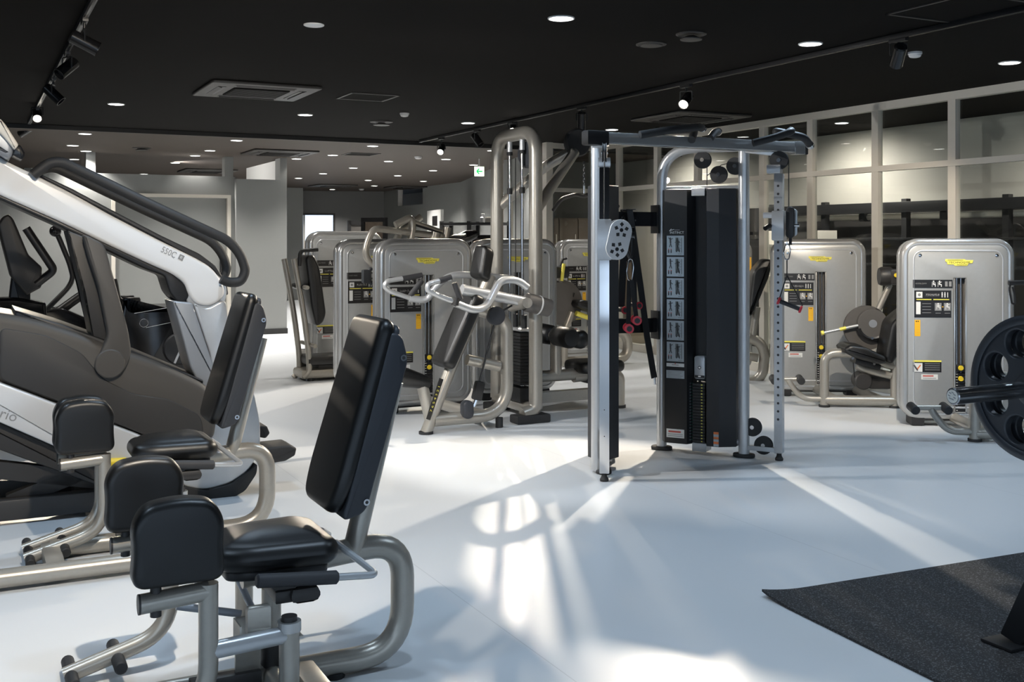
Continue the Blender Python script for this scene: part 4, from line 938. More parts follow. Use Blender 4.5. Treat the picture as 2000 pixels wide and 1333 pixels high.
        w = MB(); w.quad(f(lx1+pw*.42, wz-.085), pw*.42, .042, 'print_white'); w.line((-pw*.17, .008), (pw*.1, .008), .01, 'red_ink', O=f(lx1+pw*.42, wz-.085, .0018)); w.line((-pw*.17, -.01), (pw*.17, -.01), .005, 'print_grey', O=f(lx1+pw*.42, wz-.085, .0018)); w.build('service_sticker', b, 0)
    st = MB(); xc = (xs0+xs1)/2
    st.box((xc, y0+.058, (zs0+zs1)/2), xs1-xs0, .004, zs1-zs0, 'cam'); so = st.build('slot_back', b, 0)
    ed = MB()
    for x in (xs0, xs1): ed.box((x+(.003 if x == xs0 else -.003), y0+.0, (zs0+zs1)/2), .01, .01, zs1-zs0, 'rim', .002)
    ed.build('slot_edge', b)
    for x in (xc-.016, xc+.016): MB().cyl((x, y0+.035, zs0), (x, y0+.035, zs1), .0075, 'steel', 10).build('guide_rod', so)
    wt = MB()
    for i in range(14): wt.box((xc, y0+.03, zs0+.012+i*.022), xs1-xs0-.012, .05, .019, 'black', .002); wt.quad((xc-.024, y0+.0045, zs0+.012+i*.022), .014, .004, 'print_white')
    wt.box((xc, y0+.028, zs0+.345), xs1-xs0-.01, .055, .055, 'black', .004); wo = wt.build('weight_stack', so)
    for z in (.35, .265): MB().lathe((xc, y0+.0, zs0+z), -Y3, [(-.01, .012), (.004, .014), (.016, .021), (.024, .019)], 'yellow', 18).build('selector_knob', wo)
    for x in (x0+.12, x0+W-.12): MB().box((x, y0+D/2, .04), .1, D*.8, .08, 'rubber', .015).build('foot', T.root)
    MB().box((cx, y0+D/2, zb-.005), W-.3, D*.6, .05, 'dark', .01).build('base_plate', T.root)
    return b
def tower_thing(name, label, px_l, Y, d, jp, en, **kw):
    o = Vector(((px_l-CX)/F*Y, Y, 0)); T = Thing(name, label, 'exercise machine', o, d); make_tower(T, 0, 0, jp, en, **kw); return T
DR = Vector((.9962, -.087, 0))
# ---- left row: a seated press with its back to us, a chest press, a shoulder press
M1 = tower_thing('leg_press_machine', 'weight machine in front of the bright doorway, its black backrest standing apart on two rails', 605, 12.0, V, 'レッグプレス', 'LEG PRESS', H=1.57)
P = M1.p; R1 = M1.root
ly = (M1.loc((-2.35, 11.35, 0))).y
for lat, sx_ in ((ly-.13, 0), (ly+.17, -19)):
    m = MB().tube(M1.path([(a_+sx_, b_) for a_, b_ in ((574, 506), (584, 560), (594, 620), (603, 690), (604, 726), (592, 738))], lat), .03, 'silver', fil=.08, n=14); m.build('frame_rail', R1)
m = MB().slab(fillet([Vector(q) for q in M1.poly([(588, 502), (604, 496), (616, 520), (629, 612), (622, 630), (609, 636), (600, 600)], ly)], .06, True), 'leather', ly-.17, ly+.2, .03, O=(0, 0, 0)); m.build('backrest', R1, 40)
m = MB()
m.tube([M1.p(585, 520, ly-.13), M1.p(586, 490, ly-.13), M1.p(621, 488, ly-.13)], .02, 'black', fil=.05); m.build('top_handle', R1); m = MB(); m.tube([M1.p(585, 520, ly+.17), M1.p(586, 490, ly+.17), M1.p(621, 488, ly+.17)], .02, 'black', fil=.05); m.build('top_handle', R1)
a = M1.p(585, 560, ly); m = MB(); m.tube([Vector((a.x, ly-.17, a.z)), Vector((a.x, ly+.21, a.z))], .03, 'black'); m.tube([Vector((a.x, ly-.3, a.z)), Vector((a.x, ly-.17, a.z))], .022, 'silver')
b = M1.p(600, 672, ly); m.tube([Vector((b.x, ly-.3, b.z)), Vector((b.x, ly+.21, b.z))], .022, 'silver'); m.build('cross_tube', R1)
m = MB(); q0, q1 = M1.p(600, 692, ly), M1.p(655, 712, ly); m.box(((q0.x+q1.x)/2+.12, ly+.02, (q0.z+q1.z)/2), q1.x-q0.x+.3, .36, .1, 'leather', .03); m.build('seat', R1, 40)
m = MB(); m.box((q0.x+.25, ly+.02, .07), .7, .34, .1, 'silver', .03); m.box((q0.x+.02, ly+.19, .2), .1, .03, .22, 'steel', .02); m.box((q0.x+.3, ly+.02, q0.z-.18), .4, .2, .2, 'dark', .02); m.build('base_frame', R1)
for x in (q0.x, q0.x+.5):
    for y in (ly-.12, ly+.16): MB().cyl((x, y, 0), (x, y, .03), .035, 'rubber', 12).build('foot', R1)
m = MB(); m.bar((q1.x+.1, ly, .06), (q1.x+.3, -.02, .06), .08, .06, 'silver', .01); m.bar(M1.p(655, 545, ly*.5), M1.p(672, 545, -.1), .05, .05, 'black', .01); m.box(M1.p(668, 548, -.12), .08, .1, .2, 'black', .02); m.build('linkage', R1)

M2 = tower_thing('chest_press_machine', 'grey weight machine with bent overhead press arm and open black grip', 663, 10.4, V, 'チェストプレス', 'CHEST PRESS', W=.85)
R2 = M2.root
m = MB(); lat = -.45
m.tube(M2.path([(868, 462), (802, 455), (730, 446), (718, 470), (712, 500), (735, 525), (737, 538)], lat), .032, 'silver', fil=[0, .1, .12, .08, .1, .03, 0], n=14); mo = m.build('press_arm', R2, 50)
c = M2.p(731, 540, lat); m = MB(); m.tube([c+Vector((x, 0, z)) for x, z in ((-.05, .07), (.06, .08), (.055, -.07), (-.045, -.07))], .018, 'back_shell', fil=.03, closed=True, n=10); m.box(c+Vector((-.085, .0, -.0)), .06, .07, .13, 'back_shell', .015); m.build('hand_grip', mo)
m = MB(); m.tube(M2.path([(770, 478), (784, 448), (822, 424)], lat+.35), .035, 'silver', fil=.05, n=14); m.tube(M2.path([(800, 480), (806, 445), (803, 424), (772, 440)], lat), .035, 'silver', fil=.05, n=14)
m.tube(M2.path([(800, 430), (870, 455)], lat+.1), .02, 'silver', n=10); m.tube([M2.p(798, 700, lat), M2.p(800, 470, lat)], .04, 'silver', n=14); m.tube([M2.p(770, 690, lat+.35), M2.p(772, 470, lat+.35)], .04, 'silver', n=14)
m.tube(M2.path([(845, 480), (852, 455)], lat), .05, 'silver', n=14); m.tube(M2.path([(868, 480), (874, 445)], lat), .04, 'silver', n=14)
m.tube(M2.path([(845, 480), (847, 600)], lat), .04, 'silver'); m.tube(M2.path([(868, 480), (870, 600)], lat), .04, 'silver')
m.bar((M2.p(798, 700, lat).x-.05, lat, .1), (M2.p(872, 600, lat).x+.1, lat, .1), .1, .1, 'silver', .02); m.bar((M2.p(770, 690, lat).x, lat, .1), (M2.p(770, 690, lat).x, lat+.45, .1), .1, .1, 'silver', .02)
m.bar((M2.p(845, 600, lat).x, lat, .1), (M2.p(845, 600, lat).x, lat, .8), .07, .07, 'silver', .01); m.bar((M2.p(870, 600, lat).x, lat, .1), (M2.p(870, 600, lat).x, lat, .8), .07, .07, 'silver', .01)
m.build('press_frame', R2, 50)
m = MB(); m.lathe(M2.p(885, 460, lat-.05), Vector((.4, 0, -.9)), [(0, .02), (.03, .12), (.05, .12), (.07, .05)], 'black', 24); m.tube(M2.path([(812, 440), (835, 447), (868, 458)], lat), .012, 'black', n=8); m.tube(M2.path([(790, 455), (830, 466), (862, 472)], lat), .012, 'black', n=8); m.lathe(M2.p(895, 468, lat), Vector((1, 0, .3)), [(0, .05), (.1, .06), (.2, .04)], 'black_gloss', 16); m.tube(M2.path([(885, 462), (878, 475), (868, 480)], lat), .02, 'black', n=8); m.build('pivot_parts', R2)

M3 = tower_thing('shoulder_press_machine', 'grey weight machine with long leaning backrest and two looped press handles', 743, 9.1, V, 'ショルダープレス', 'SHOULDER PRESS')
R3 = M3.root; L0 = M3.loc((-.66, 8.22, 0)).y; P3 = M3.p
qt, qb = P3(918, 520, L0-.17), P3(872, 718, L0-.17)
def lean(pts, lat): return [P3(a, b, lat) for a, b in pts]
# backrest and headrest: faces drawn along the lean of the post
t3, b3 = P3(930, 572, L0-.16), P3(868, 716, L0-.16); ub = (t3-b3); LB = ub.length; ub.normalize(); nb = Vector((-ub.z, 0, ub.x))
m = MB().slab(fillet([Vector(p) for p in ((-.15, 0), (.15, 0), (.16, LB), (-.16, LB))], .05, True), 'leather', 0, -.1, .03, O=Vector((b3.x, L0, b3.z)), ex=Y3, ey=ub, ez=nb); m.build('backrest', R3, 40)
h0 = Vector((b3.x, L0, b3.z))+ub*(LB+.12); m = MB().slab(fillet([Vector(p) for p in ((-.115, 0), (.115, 0), (.1, .26), (-.1, .26))], .05, True), 'leather', .02, -.08, .03, O=h0+Vector((.02, 0, 0)), ex=Y3, ey=(ub+Vector((-.25, 0, .0))).normalized(), ez=nb); m.build('headrest', R3, 40)
m = MB(); f0 = P3(832, 843, L0); m.tube([f0+Z3*-.01, Vector((b3.x, L0, b3.z))+nb*-.125+ub*.05, Vector((b3.x, L0, b3.z))+nb*-.125+ub*(LB+.2)], .045, 'silver', n=18, flat=1.0); m.cyl((f0.x, L0, 0), (f0.x, L0, .02), .055, 'rubber', 16); m.build('back_post', R3, 50)
m = MB(); a_, b_ = P3(836, 820, L0-.047), P3(862, 740, L0-.047); d_ = (b_-a_).normalized(); s_ = Vector((-d_.z, 0, d_.x)); m.slab([(-.018, 0), (.018, 0), (.018, (b_-a_).length), (-.018, (b_-a_).length)], 'placard', 0, -.004, .001, O=a_, ex=s_, ey=d_, ez=Y3)
m.text('7 6 5 4 3 2 1', (a_+b_)/2-Y3*.0045, .024, 'lemon', ex=d_, ey=s_, wfit=.2); m.build('post_label', R3, 0)
m = MB(); cy = .1
m.tube([Vector((f0.x+.06, L0, cy)), Vector((P3(990, 838, L0).x, L0, cy)), Vector((P3(990, 620, L0).x, L0, P3(990, 620, L0).z)), Vector((P3(930, 590, L0).x, L0, P3(930, 605, L0).z))], .05, 'silver', fil=[0, .25, .18, 0], n=18)
m.tube([P3(912, 703, L0), P3(975, 716, L0)], .042, 'silver', n=16); m.cyl((P3(975, 840, L0).x, L0, 0), (P3(975, 840, L0).x, L0, .08), .03, 'rubber', 12); m.tube([(f0.x+.5, L0, cy), (f0.x+.4, .02, .1)], .045, 'silver', n=14); m.build('main_frame', R3, 50)
# looped press arms
arm = MB(); A = lambda px, py, l: P3(px, py, L0+l)
arm.tube([A(1030, 562, -.3), A(1012, 548, -.3), A(978, 546, -.3), A(950, 600, -.36), A(925, 607, -.4), A(890, 593, -.42)], .028, 'silver_light', fil=.09, n=14)
arm.tube([A(905, 596, -.41), A(860, 580, -.42), A(834, 567, -.42), A(836, 555, -.42), A(862, 548, -.42), A(880, 545, -.42)], .019, 'silver_light', fil=.05, n=12); ao = arm.build('press_arm', R3, 50)
m = MB().cyl(A(858, 549, -.42), A(881, 542, -.42), .023, 'grip', 14); m.build('hand_grip', ao); m = MB().cyl(A(888, 552, -.42), A(899, 585, -.42), .023, 'grip', 14); m.cyl(A(891, 582, -.42), A(889, 597, -.42), .03, 'dark', 12); m.build('hand_grip', ao)
arm = MB(); sh_ = .42
arm.tube([A(1000, 545, .3), A(930, 538, .3), A(880, 537, .3), A(850, 560, .34), A(835, 588, .38), A(800, 583, .4)], .028, 'silver_light', fil=.09, n=14)
arm.tube([A(805, 584, .4), A(762, 570, .4), A(750, 560, .4), A(756, 549, .4), A(790, 544, .4), A(822, 540, .4)], .019, 'silver_light', fil=.05, n=12); ao = arm.build('press_arm', R3, 50)
m = MB().cyl(A(786, 545, .4), A(824, 538, .4), .023, 'grip', 14); m.build('hand_grip', ao); m = MB().cyl(A(824, 548, .4), A(801, 579, .4), .023, 'grip', 14); m.build('hand_grip', ao)
m = MB(); m.tube([A(902, 566, -.1), A(1035, 592, -.1)], .042, 'silver_light', n=18); m.tube([A(1000, 600, .3), A(1030, 592, -.3)], .04, 'silver', n=16); m.build('pivot_beam', R3, 50)
m = MB(); a_, b_ = A(1026, 590, -.1), A(1072, 602, -.1); d_ = (b_-a_); m.lathe(a_, d_, [(0, .07), (.01, .075), (d_.length*.52, .075)], 'cam', 24); m.lathe(a_, d_, [(d_.length*.52, .077), (d_.length*.58, .077)], 'white', 24); m.lathe(a_, d_, [(d_.length*.58, .074), (d_.length, .072)], 'cam', 24); m.build('counterweight', R3)
m = MB(); q = A(968, 617, -.05); m.lathe(q-Y3*.03, Y3, [(0, .07), (.02, .075), (.04, .075), (.06, .07)], 'back_shell', 26); m.tube([A(1000, 597, -.05), A(965, 617, -.05)], .008, 'black', n=8); m.tube([A(965, 635, -.05), A(937, 745, -.05)], .008, 'black', n=8); m.build('cable_pulley', R3)
m = MB(); m.bar(A(938, 745, -.05), A(930, 782, -.05), .05, .07, 'black', .015); m.tube([A(930, 782, -.05), A(925, 795, -.05)], .015, 'chrome', n=8); q = A(912, 800, -.05); m.slab(rrect(.09, .14, .04), 'back_shell', -.04, .04, .015, O=q); m.build('cable_block', R3)
q = P3(800, 738, L0); a_, b_ = P3(745, 727, L0), P3(838, 749, L0); m = MB().lathe(a_, b_-a_, [(0, .06), (.03, .085), ((b_-a_).length*.5, .075), ((b_-a_).length-.01, .05), ((b_-a_).length, .04)], 'leather', 26); m.build('seat', R3, 40)
m = MB(); m.tube([(q.x+.1, L0, q.z-.05), (q.x+.17, L0, .1)], .045, 'silver'); m.bar((f0.x+.03, L0, .1), (q.x+.2, L0, .1), .08, .08, 'silver', .02); m.build('seat_post', R3)

M4 = tower_thing('weight_machine', 'grey weight machine with yellow badge right behind the tall pulldown frame', 930, 9.87, V, 'レッグエクステンション', 'LEG EXTENSION', full=False)

# ---- tall lat pulldown
LP = Thing('lat_pulldown_machine', 'tall lat pulldown with open arched frame, bare guide rods and black weight stack', 'exercise machine', (.03, 9.08), V)
RL = LP.root; hw = .36; H = 2.375
m = MB().tube([Vector((.0, -hw, .11)), Vector((0, -hw, H)), Vector((0, hw, H)), Vector((0, hw, .11))], .056, 'silver', fil=.2, n=20); m.tube([Vector((0, -hw, .3)), Vector((0, -hw, .1)), Vector((-.12, -hw, .07))], .056, 'silver', fil=.1, n=18)
m.tube([Vector((0, -hw, .1)), Vector((0, hw, .1))], .05, 'silver', n=16); m.build('arched_frame', RL, 50)
MB().box((-.05, -hw, .035), .3, .14, .07, 'rubber', .012).build('foot', RL); MB().box((0, hw, .035), .2, .14, .07, 'rubber', .012).build('foot', RL)
m = MB(); tip_ = Vector((.6, 0, 2.3))
for sg, z0 in ((1, 1.76), (-1, 1.72)): m.tube([Vector((0, sg*hw, z0)), Vector((.36, sg*.17, z0+.36)), tip_+Vector((-.06, sg*.06, -.06))], .045, 'silver', fil=.15, n=16)
m.build('boom', RL, 50)
MB().lathe(tip_+Vector((.0, -.035, .03)), Y3, [(0, .11), (.02, .125), (.05, .125), (.07, .11)], 'rubber', 30).build('top_pulley', RL)
MB().lathe(Vector((.06, -.12, H-.17)), Vector((1, .3, 0)), [(-.03, .1), (-.01, .12), (.01, .12), (.03, .1)], 'back_shell', 28).build('inner_pulley', RL)
for y in (-.12, .11):
    m = MB().cyl((0, y, .1), (0, y, H-.03), .013, 'chrome', 14); m.cyl((0, y, H-.14), (0, y, H-.04), .024, 'silver_light', 14); go = m.build('guide_rod', RL)
    MB().cyl((0, y, H-.17), (0, y, H-.14), .026, 'rubber', 14).build('rubber_stop', go); MB().cyl((0, y, H-.5), (0, y, H-.45), .024, 'rubber', 14).build('rubber_stop', go)
m = MB().tube([(0, .0, .68), (0, 0, H-.2)], .005, 'black', n=8); m.build('cable', RL)
ws = MB()
for i in range(16): ws.box((0, -.06, .3+i*.0268), .16, .36, .0245, 'black', .003)
wo = ws.build('weight_stack', RL)
MB().box((0, -.06, .74), .15, .35, .02, 'silver_light', .003).build('top_plate', wo)
for y in (-.16, -.0): MB().cyl((0, y, .74), (0, y, .86), .022, 'black', 12).build('weight_bushing', wo)
MB().box((0, -.06, .2), .13, .3, .12, 'black', .01).build('stack_base', wo)
zr = .13; m = MB(); m.bar((0, 0, .14), (.9, 0, .14), .09, .09, 'silver', .02); m.tube([Vector((.55, -.02, .3)), Vector((.93, -.02, .32)), Vector((1.02, -.02, .28)), Vector((1.02, -.02, .02))], .05, 'silver', fil=.14, n=18); m.tube([Vector((.05, -.02, .32)), Vector((.93, -.02, .32))], .05, 'silver', n=16)
m.tube([Vector((.38, -.02, .32)), Vector((.38, -.02, .66))], .05, 'silver', n=16); m.cyl((1.02, -.02, 0), (1.02, -.02, .025), .06, 'rubber', 16); m.build('seat_frame', RL, 50)
q = LP.p(1160, 712, 0); m = MB().slab(fillet([Vector(p) for p in ((-.22, -.2), (.24, -.18), (.24, .18), (-.22, .2))], .1, True), 'leather', q.z-.06, q.z+.04, .04, O=(q.x, 0, 0), ex=X3, ey=Y3, ez=Z3, dome=.01); m.build('seat', RL, 40)
MB().box((q.x, 0, q.z-.1), .2, .16, .12, 'black', .02).build('seat_base', RL)
q = LP.p(1082, 660, 0)
for sg in (1, -1):
    m = MB().lathe((q.x, sg*.03, q.z+.02), Y3*sg, [(0, .05), (.03, .085), (.24, .09), (.28, .07), (.29, .02)], 'leather', 26); m.build('thigh_roller', RL, 50)
    m = MB().lathe((q.x+.12, sg*.03, q.z), Y3*sg, [(0, .05), (.03, .075), (.22, .08), (.26, .06), (.27, .02)], 'leather', 26); m.build('thigh_roller', RL, 50)
m = MB(); m.cyl((q.x, -.08, q.z+.02), (q.x, .08, q.z+.02), .04, 'silver', 16); m.tube([(.38, -.02, .6), (q.x, 0, q.z)], .03, 'silver'); m.build('roller_post', RL)
# pulldown bar on its chain
cp = LP.o+LP.d*.67+Z3*2.17; BX = Thing('pulldown_bar', 'dark curved pulldown bar hanging on a short chain from the boom pulley', 'handle bar', (cp.x, cp.y, 1.86), -U)
m = MB(); m.cyl((0, 0, .29), (0, 0, .31), .012, 'black', 10); 
for i in range(8):
    z = .1+i*.024; ax = X3 if i % 2 else Y3
    m.tube([Vector((0, 0, z))+ax*(.008*math.cos(w))+Z3*(.017*math.sin(w)) for w in [2*PI*k/10 for k in range(10)]], .003, 'chrome', closed=True, n=6)
m.cyl((0, 0, .03), (0, 0, .1), .012, 'chrome', 12); m.build('chain', BX.root)
m = MB().tube([(-.55, 0, -.1), (-.4, 0, .0), (-.12, 0, .03), (0, 0, .0), (.12, 0, .03), (.4, 0, .0), (.55, 0, -.1)], .017, 'dark', fil=.12, n=12); m.build('bar', BX.root, 50)

# ---- machines along the glass
def seat_unit(T, seat=True, dxs=0.0):
    """low bent frame with foot bar, seat, cam and lever standing right of and in front of a tower; traced on the machine left of the spotless column"""
    P = M7.p; l0 = M7.loc((2.77, 9.56, 0)).y; R = T.root
    def pp(pts, l=l0): return [P(a, b, l) for a, b in pts]
    m = MB(); a = P(1610, 795, l0); br = P(1748, 797, l0).x
    m.tube([Vector((a.x, l0, .015)), Vector((a.x, l0, P(1610, 690, l0).z)), Vector((P(1660, 694, l0).x, l0, P(1660, 690, l0).z)), Vector((br, l0, P(1740, 716, l0).z))], .04, 'silver', fil=[0, .16, .05, 0], n=18)
    m.tube([(br, l0, .015), (br, l0, P(1748, 694, l0).z), P(1764, 680, l0)], .04, 'silver', fil=.06, n=18); m.tube([(a.x, l0, .06), (br, l0, .06)], .045, 'silver', n=16)
    m.tube(pp([(1674, 715), (1688, 722), (1740, 734)]), .035, 'silver', n=14); m.tube([(a.x+.1, l0, .06), (a.x+.05, .1, .07)], .04, 'silver', n=12); m.tube([(br-.1, l0, .06), (br-.2, .08, .07)], .04, 'silver', n=12); mo = m.build('bent_frame', R, 50)
    for x in (a.x, br): MB().cyl((x, l0, 0), (x, l0, .02), .05, 'rubber', 16).build('foot', R)
    m = MB(); fb = pp([(1605, 781), (1567, 781), (1545, 752), (1540, 742)]); fb[0].z = .07; fb[1].z = .07
    m.tube(fb, .026, 'silver', fil=[0, .08, .04, 0], n=14); c0, c1 = P(1510, 741, l0), P(1562, 741, l0); m.tube([c0, c1], .02, 'silver', n=12); fo = m.build('foot_bar', R, 50)
    for c in (c0, c1): MB().cyl(c+Vector((0, -.09, -.008)), c+Vector((0, .05, .006)), .033, 'rubber', 18, .006).build('foot_roller', fo)
    if not seat: return
    S = lambda px, py, l=l0: P(px, py, l)+X3*dxs
    pl = fillet([S(*q) for q in ((1640, 678), (1652, 670), (1680, 674), (1722, 694), (1723, 706), (1706, 708), (1664, 697), (1644, 686))], .03, True)
    m = MB().slab([Vector((q.x, q.z)) for q in pl], 'leather', l0-.18, l0+.2, .03, O=(0, 0, 0)); m.build('seat', R, 40)
    m = MB(); q = S(1690, 705); m.box(q+Z3*-.02, .22, .22, .05, 'black', .01, R=Matrix.Rotation(.25, 3, 'Y'))
    for a_, b_ in ((1665, 700), (1707, 711)): w = S(a_, b_, l0-.115); m.cyl(w, w-Y3*.012, .012, 'chrome', 10)
    m.tube([S(1666, 705), S(1669, 738)], .005, 'black', n=6); m.build('seat_base', R)
    pl = fillet([S(*q) for q in ((1720, 700), (1735, 710), (1748, 690), (1772, 640), (1776, 600), (1760, 606), (1734, 628), (1729, 655))], .05, True)
    m = MB().slab([Vector((q.x, q.z)) for q in pl], 'leather', l0-.14, l0+.22, .03, O=(0, 0, 0)); m.build('backrest', R, 40)
    l1 = l0+.26; q = S(1692, 641, l1); m = MB().lathe(q+Y3*.04, -Y3, [(0, .2), (.03, .205), (.05, .2), (.052, .02)], 'cam', 40); co = m.build('cam_disc', R)
    q2 = S(1703, 632, l1-.03); m = MB().lathe(q2+Y3*.02, -Y3, [(0, .133), (.05, .133), (.056, .128), (.057, .02)], 'cam', 36); m.lathe(q2-Y3*.036, -Y3, [(0, .036), (.006, .036)], 'bluegrey', 20); m.build('cam_hub', co)
    arc = [q2+Vector((.125*math.cos(w), -.02, .125*math.sin(w)-.012)) for w in [math.radians(x) for x in range(195, 340, 8)]]; MB().tube(arc, .022, 'black', n=8).build('cam_bumper', co)
    w = S(1703, 661, l1-.07); MB().cyl(w, w-Y3*.012, .013, 'chrome', 12).build('bolt', co)
    m = MB().tube([S(1677, 636, l1-.05), S(1606, 651, l1-.05)], .015, 'silver_light', n=12); lo = m.build('lever', R); m = MB().tube([S(1652, 641, l1-.05), S(1640, 644, l1-.05)], .0165, 'lemon', n=12); m.build('yellow_mark', lo); m = MB(); m.tube([S(1609, 650, l1-.05), S(1604, 651, l1-.05)], .02, 'lemon', n=12); m.build('lever_tip', lo)
    m = MB().tube([S(1716, 604, l1-.05), S(1738, 556, l1-.05)], .028, 'silver', n=14); ao = m.build('swing_arm', R)
    m = MB(); c = S(1730, 540, l1-.1); m.lathe(c+Vector((-.06, 0, 0)), X3, [(0, .075), (.02, .085), (.1, .085), (.12, .07)], 'dark', 24); m.box(S(1750, 541, l1-.12), .12, .13, .14, 'dark', .02); m.build('chest_roller', ao)
    w = S(1750, 538, l1-.19); MB().cyl(w, w-Y3*.02, .02, 'yellow', 16, .004).build('selector_knob', ao)
    m = MB(); q = S(1684, 744, l0+.02); m.cyl(q-Y3*.06, q+Y3*.12, .075, 'dark', 24, .01); m.box(S(1715, 746, l0+.1), .2, .16, .12, 'dark', .03); m.build('ankle_roller', R)
M7 = tower_thing('crunch_machine', 'pale weight machine with big round cam, yellow marked lever and seat, before the glass', 1511, 10.2, DR, 'ロータリートルソー', 'ROTARY TORSO')
seat_unit(M7)
M8 = tower_thing('abdominal_machine', 'weight machine with black instruction placard and full foot rollers, behind the barbell plate', 1764, 8.56, DR, 'アブドミナルクランチ', 'ABDOMINAL CRUNCH', amber_left=True)
seat_unit(M8, seat=False)
m = MB(); q = M8.p(1975, 553, -.1); m.tube([q+Vector((-.02, 0, 0)), q+Vector((.35, 0, .01))], .02, 'black', n=10); m.tube([q, q+Vector((-.015, 0, -.04)), q+Vector((.005, 0, -.16)), q+Vector((.03, 0, -.165)), q+Vector((.03, 0, -.1)), q+Vector((.01, 0, -.03))], .008, 'black', fil=.02, n=8); m.bar(q+Vector((.3, 0, 0)), Vector((q.x+.3, -.1, .1)), .06, .06, 'silver', .01); m.build('side_strap', M8.root)
M6 = tower_thing('weight_machine', 'weight machine mostly hidden behind the black shroud with exercise cards', 1313, 11.75, DR, 'x', 'x', full=False)
R6 = M6.root; P6 = M6.p
m = MB(); m.quad(P6(1463, 518, -.002), .05, .17, 'amber'); m.build('amber_label', R6, 0)
pl = fillet([Vector(q) for q in M6.poly([(1466, 530), (1486, 506), (1504, 506), (1497, 540), (1468, 608), (1456, 620)], -.3)], .05, True); m = MB().slab(pl, 'leather', -.5, -.15, .03, O=(0, 0, 0)); m.build('backrest', R6, 40)
m = MB(); m.tube(M6.path([(1462, 660), (1484, 668), (1494, 690), (1490, 730), (1476, 745), (1450, 752)], -.3), .055, 'silver', fil=.1, n=16); m.tube(M6.path([(1458, 695), (1480, 700)], -.3), .045, 'silver'); q = P6(1478, 600, -.3); m.tube([q, P6(1470, 665, -.3)], .04, 'silver'); m.bar((P6(1440, 740, -.3).x, -.3, .06), (P6(1440, 740, -.3).x, .1, .06), .08, .08, 'silver', .02)
m.tube([P6(1476, 745, -.3), (P6(1472, 745, -.3).x, -.3, .0)], .05, 'silver'); m.build('bent_frame', R6, 50)
M5 = tower_thing('leg_curl_machine', 'cream weight machine seen between the pulldown frame and the left pulley column', 1096, 13.0, V, 'レッグカール', 'LEG CURL', W=.8)
R5 = M5.root; P5 = M5.p
q = P5(1098, 592, -.4); m = MB().lathe(q+Y3*.04, -Y3, [(0, .26), (.03, .27), (.06, .26)], 'cam', 32); co = m.build('cam_disc', R5); q = P5(1092, 580, -.45); MB().lathe(q+Y3*.02, -Y3, [(0, .17), (.04, .17), (.045, .1)], 'cam', 28).build('cam_hub', co)
m = MB(); q = P5(1092, 532, -.4); m.box(q, .22, .1, .14, 'black', .03); m.tube([q+Vector((0, -.06, -.1)), q+Vector((.03, -.06, .1))], .02, 'lemon'); m.tube([q+Z3*.05, q+Vector((.05, 0, .15)), q+Vector((.1, 0, .16))], .015, 'black'); m.tube([q, P5(1096, 580, -.4)], .03, 'silver'); m.build('head_unit', R5)
pl = fillet([Vector(q) for q in M5.poly([(1112, 588), (1122, 584), (1160, 592), (1190, 606), (1186, 616), (1150, 610), (1116, 600)], -.4)], .04, True); m = MB().slab(pl, 'leather', -.6, -.25, .03, O=(0, 0, 0)); m.build('seat', R5, 40)
m = MB(); m.tube(M5.path([(1116, 580), (1118, 572)], -.4), .03, 'dark'); m.tube(M5.path([(1100, 650), (1115, 610)], -.4), .05, 'silver'); m.tube(M5.path([(1125, 612), (1160, 625)], -.45), .03, 'lemon'); a = P5(1100, 690, -.4); b = P5(1226, 650, -.4)
m.tube([Vector((a.x, -.4, .06)), Vector((b.x, -.4, .06)), Vector((b.x, -.4, b.z)), Vector((P5(1150, 640, -.4).x, -.4, b.z+.05))], .06, 'silver', fil=.2, n=16); m.tube([Vector((a.x, -.4, .06)), P5(1102, 640, -.4)], .05, 'silver'); m.build('bent_frame', R5, 50)
# ---------------------------------------------------------------- barbell on its rack, rubber mat
bo_ = Vector((1.27, 3.10, 1.03)); BDIR = V
TBar = Thing('barbell', 'chrome barbell sleeve sticking out through the big black weight plate', 'barbell', bo_, BDIR)
m = MB().lathe((0, 0, 0), X3, [(0, .0215), (.003, .0245), (.4, .0245), (.402, .0245)], 'steel', 32); m.lathe((.4, 0, 0), X3, [(0, .038), (.03, .038)], 'steel', 28); so = m.build('sleeve', TBar.root, 40)
m = MB().lathe((0, 0, 0), -X3, [(-.002, .02), (.0015, .019)], 'chalk', 26)
for i in range(7):
    w = i*.9; m.line((.010*math.cos(w)-.004, .010*math.sin(w)), (.010*math.cos(w)+.004, .010*math.sin(w)+.003), .003, 'print_grey', O=(-.0022, 0, 0), ex=Y3, ey=Z3)
m.build('end_cap', so, 40)
MB().cyl((.43, 0, 0), (1.75, 0, 0), .014, 'steel', 20).build('shaft', TBar.root); MB().lathe((1.75, 0, 0), X3, [(0, .038), (.03, .038), (.03, .0245), (.44, .0245)], 'steel', 28).build('sleeve', TBar.root, 40)
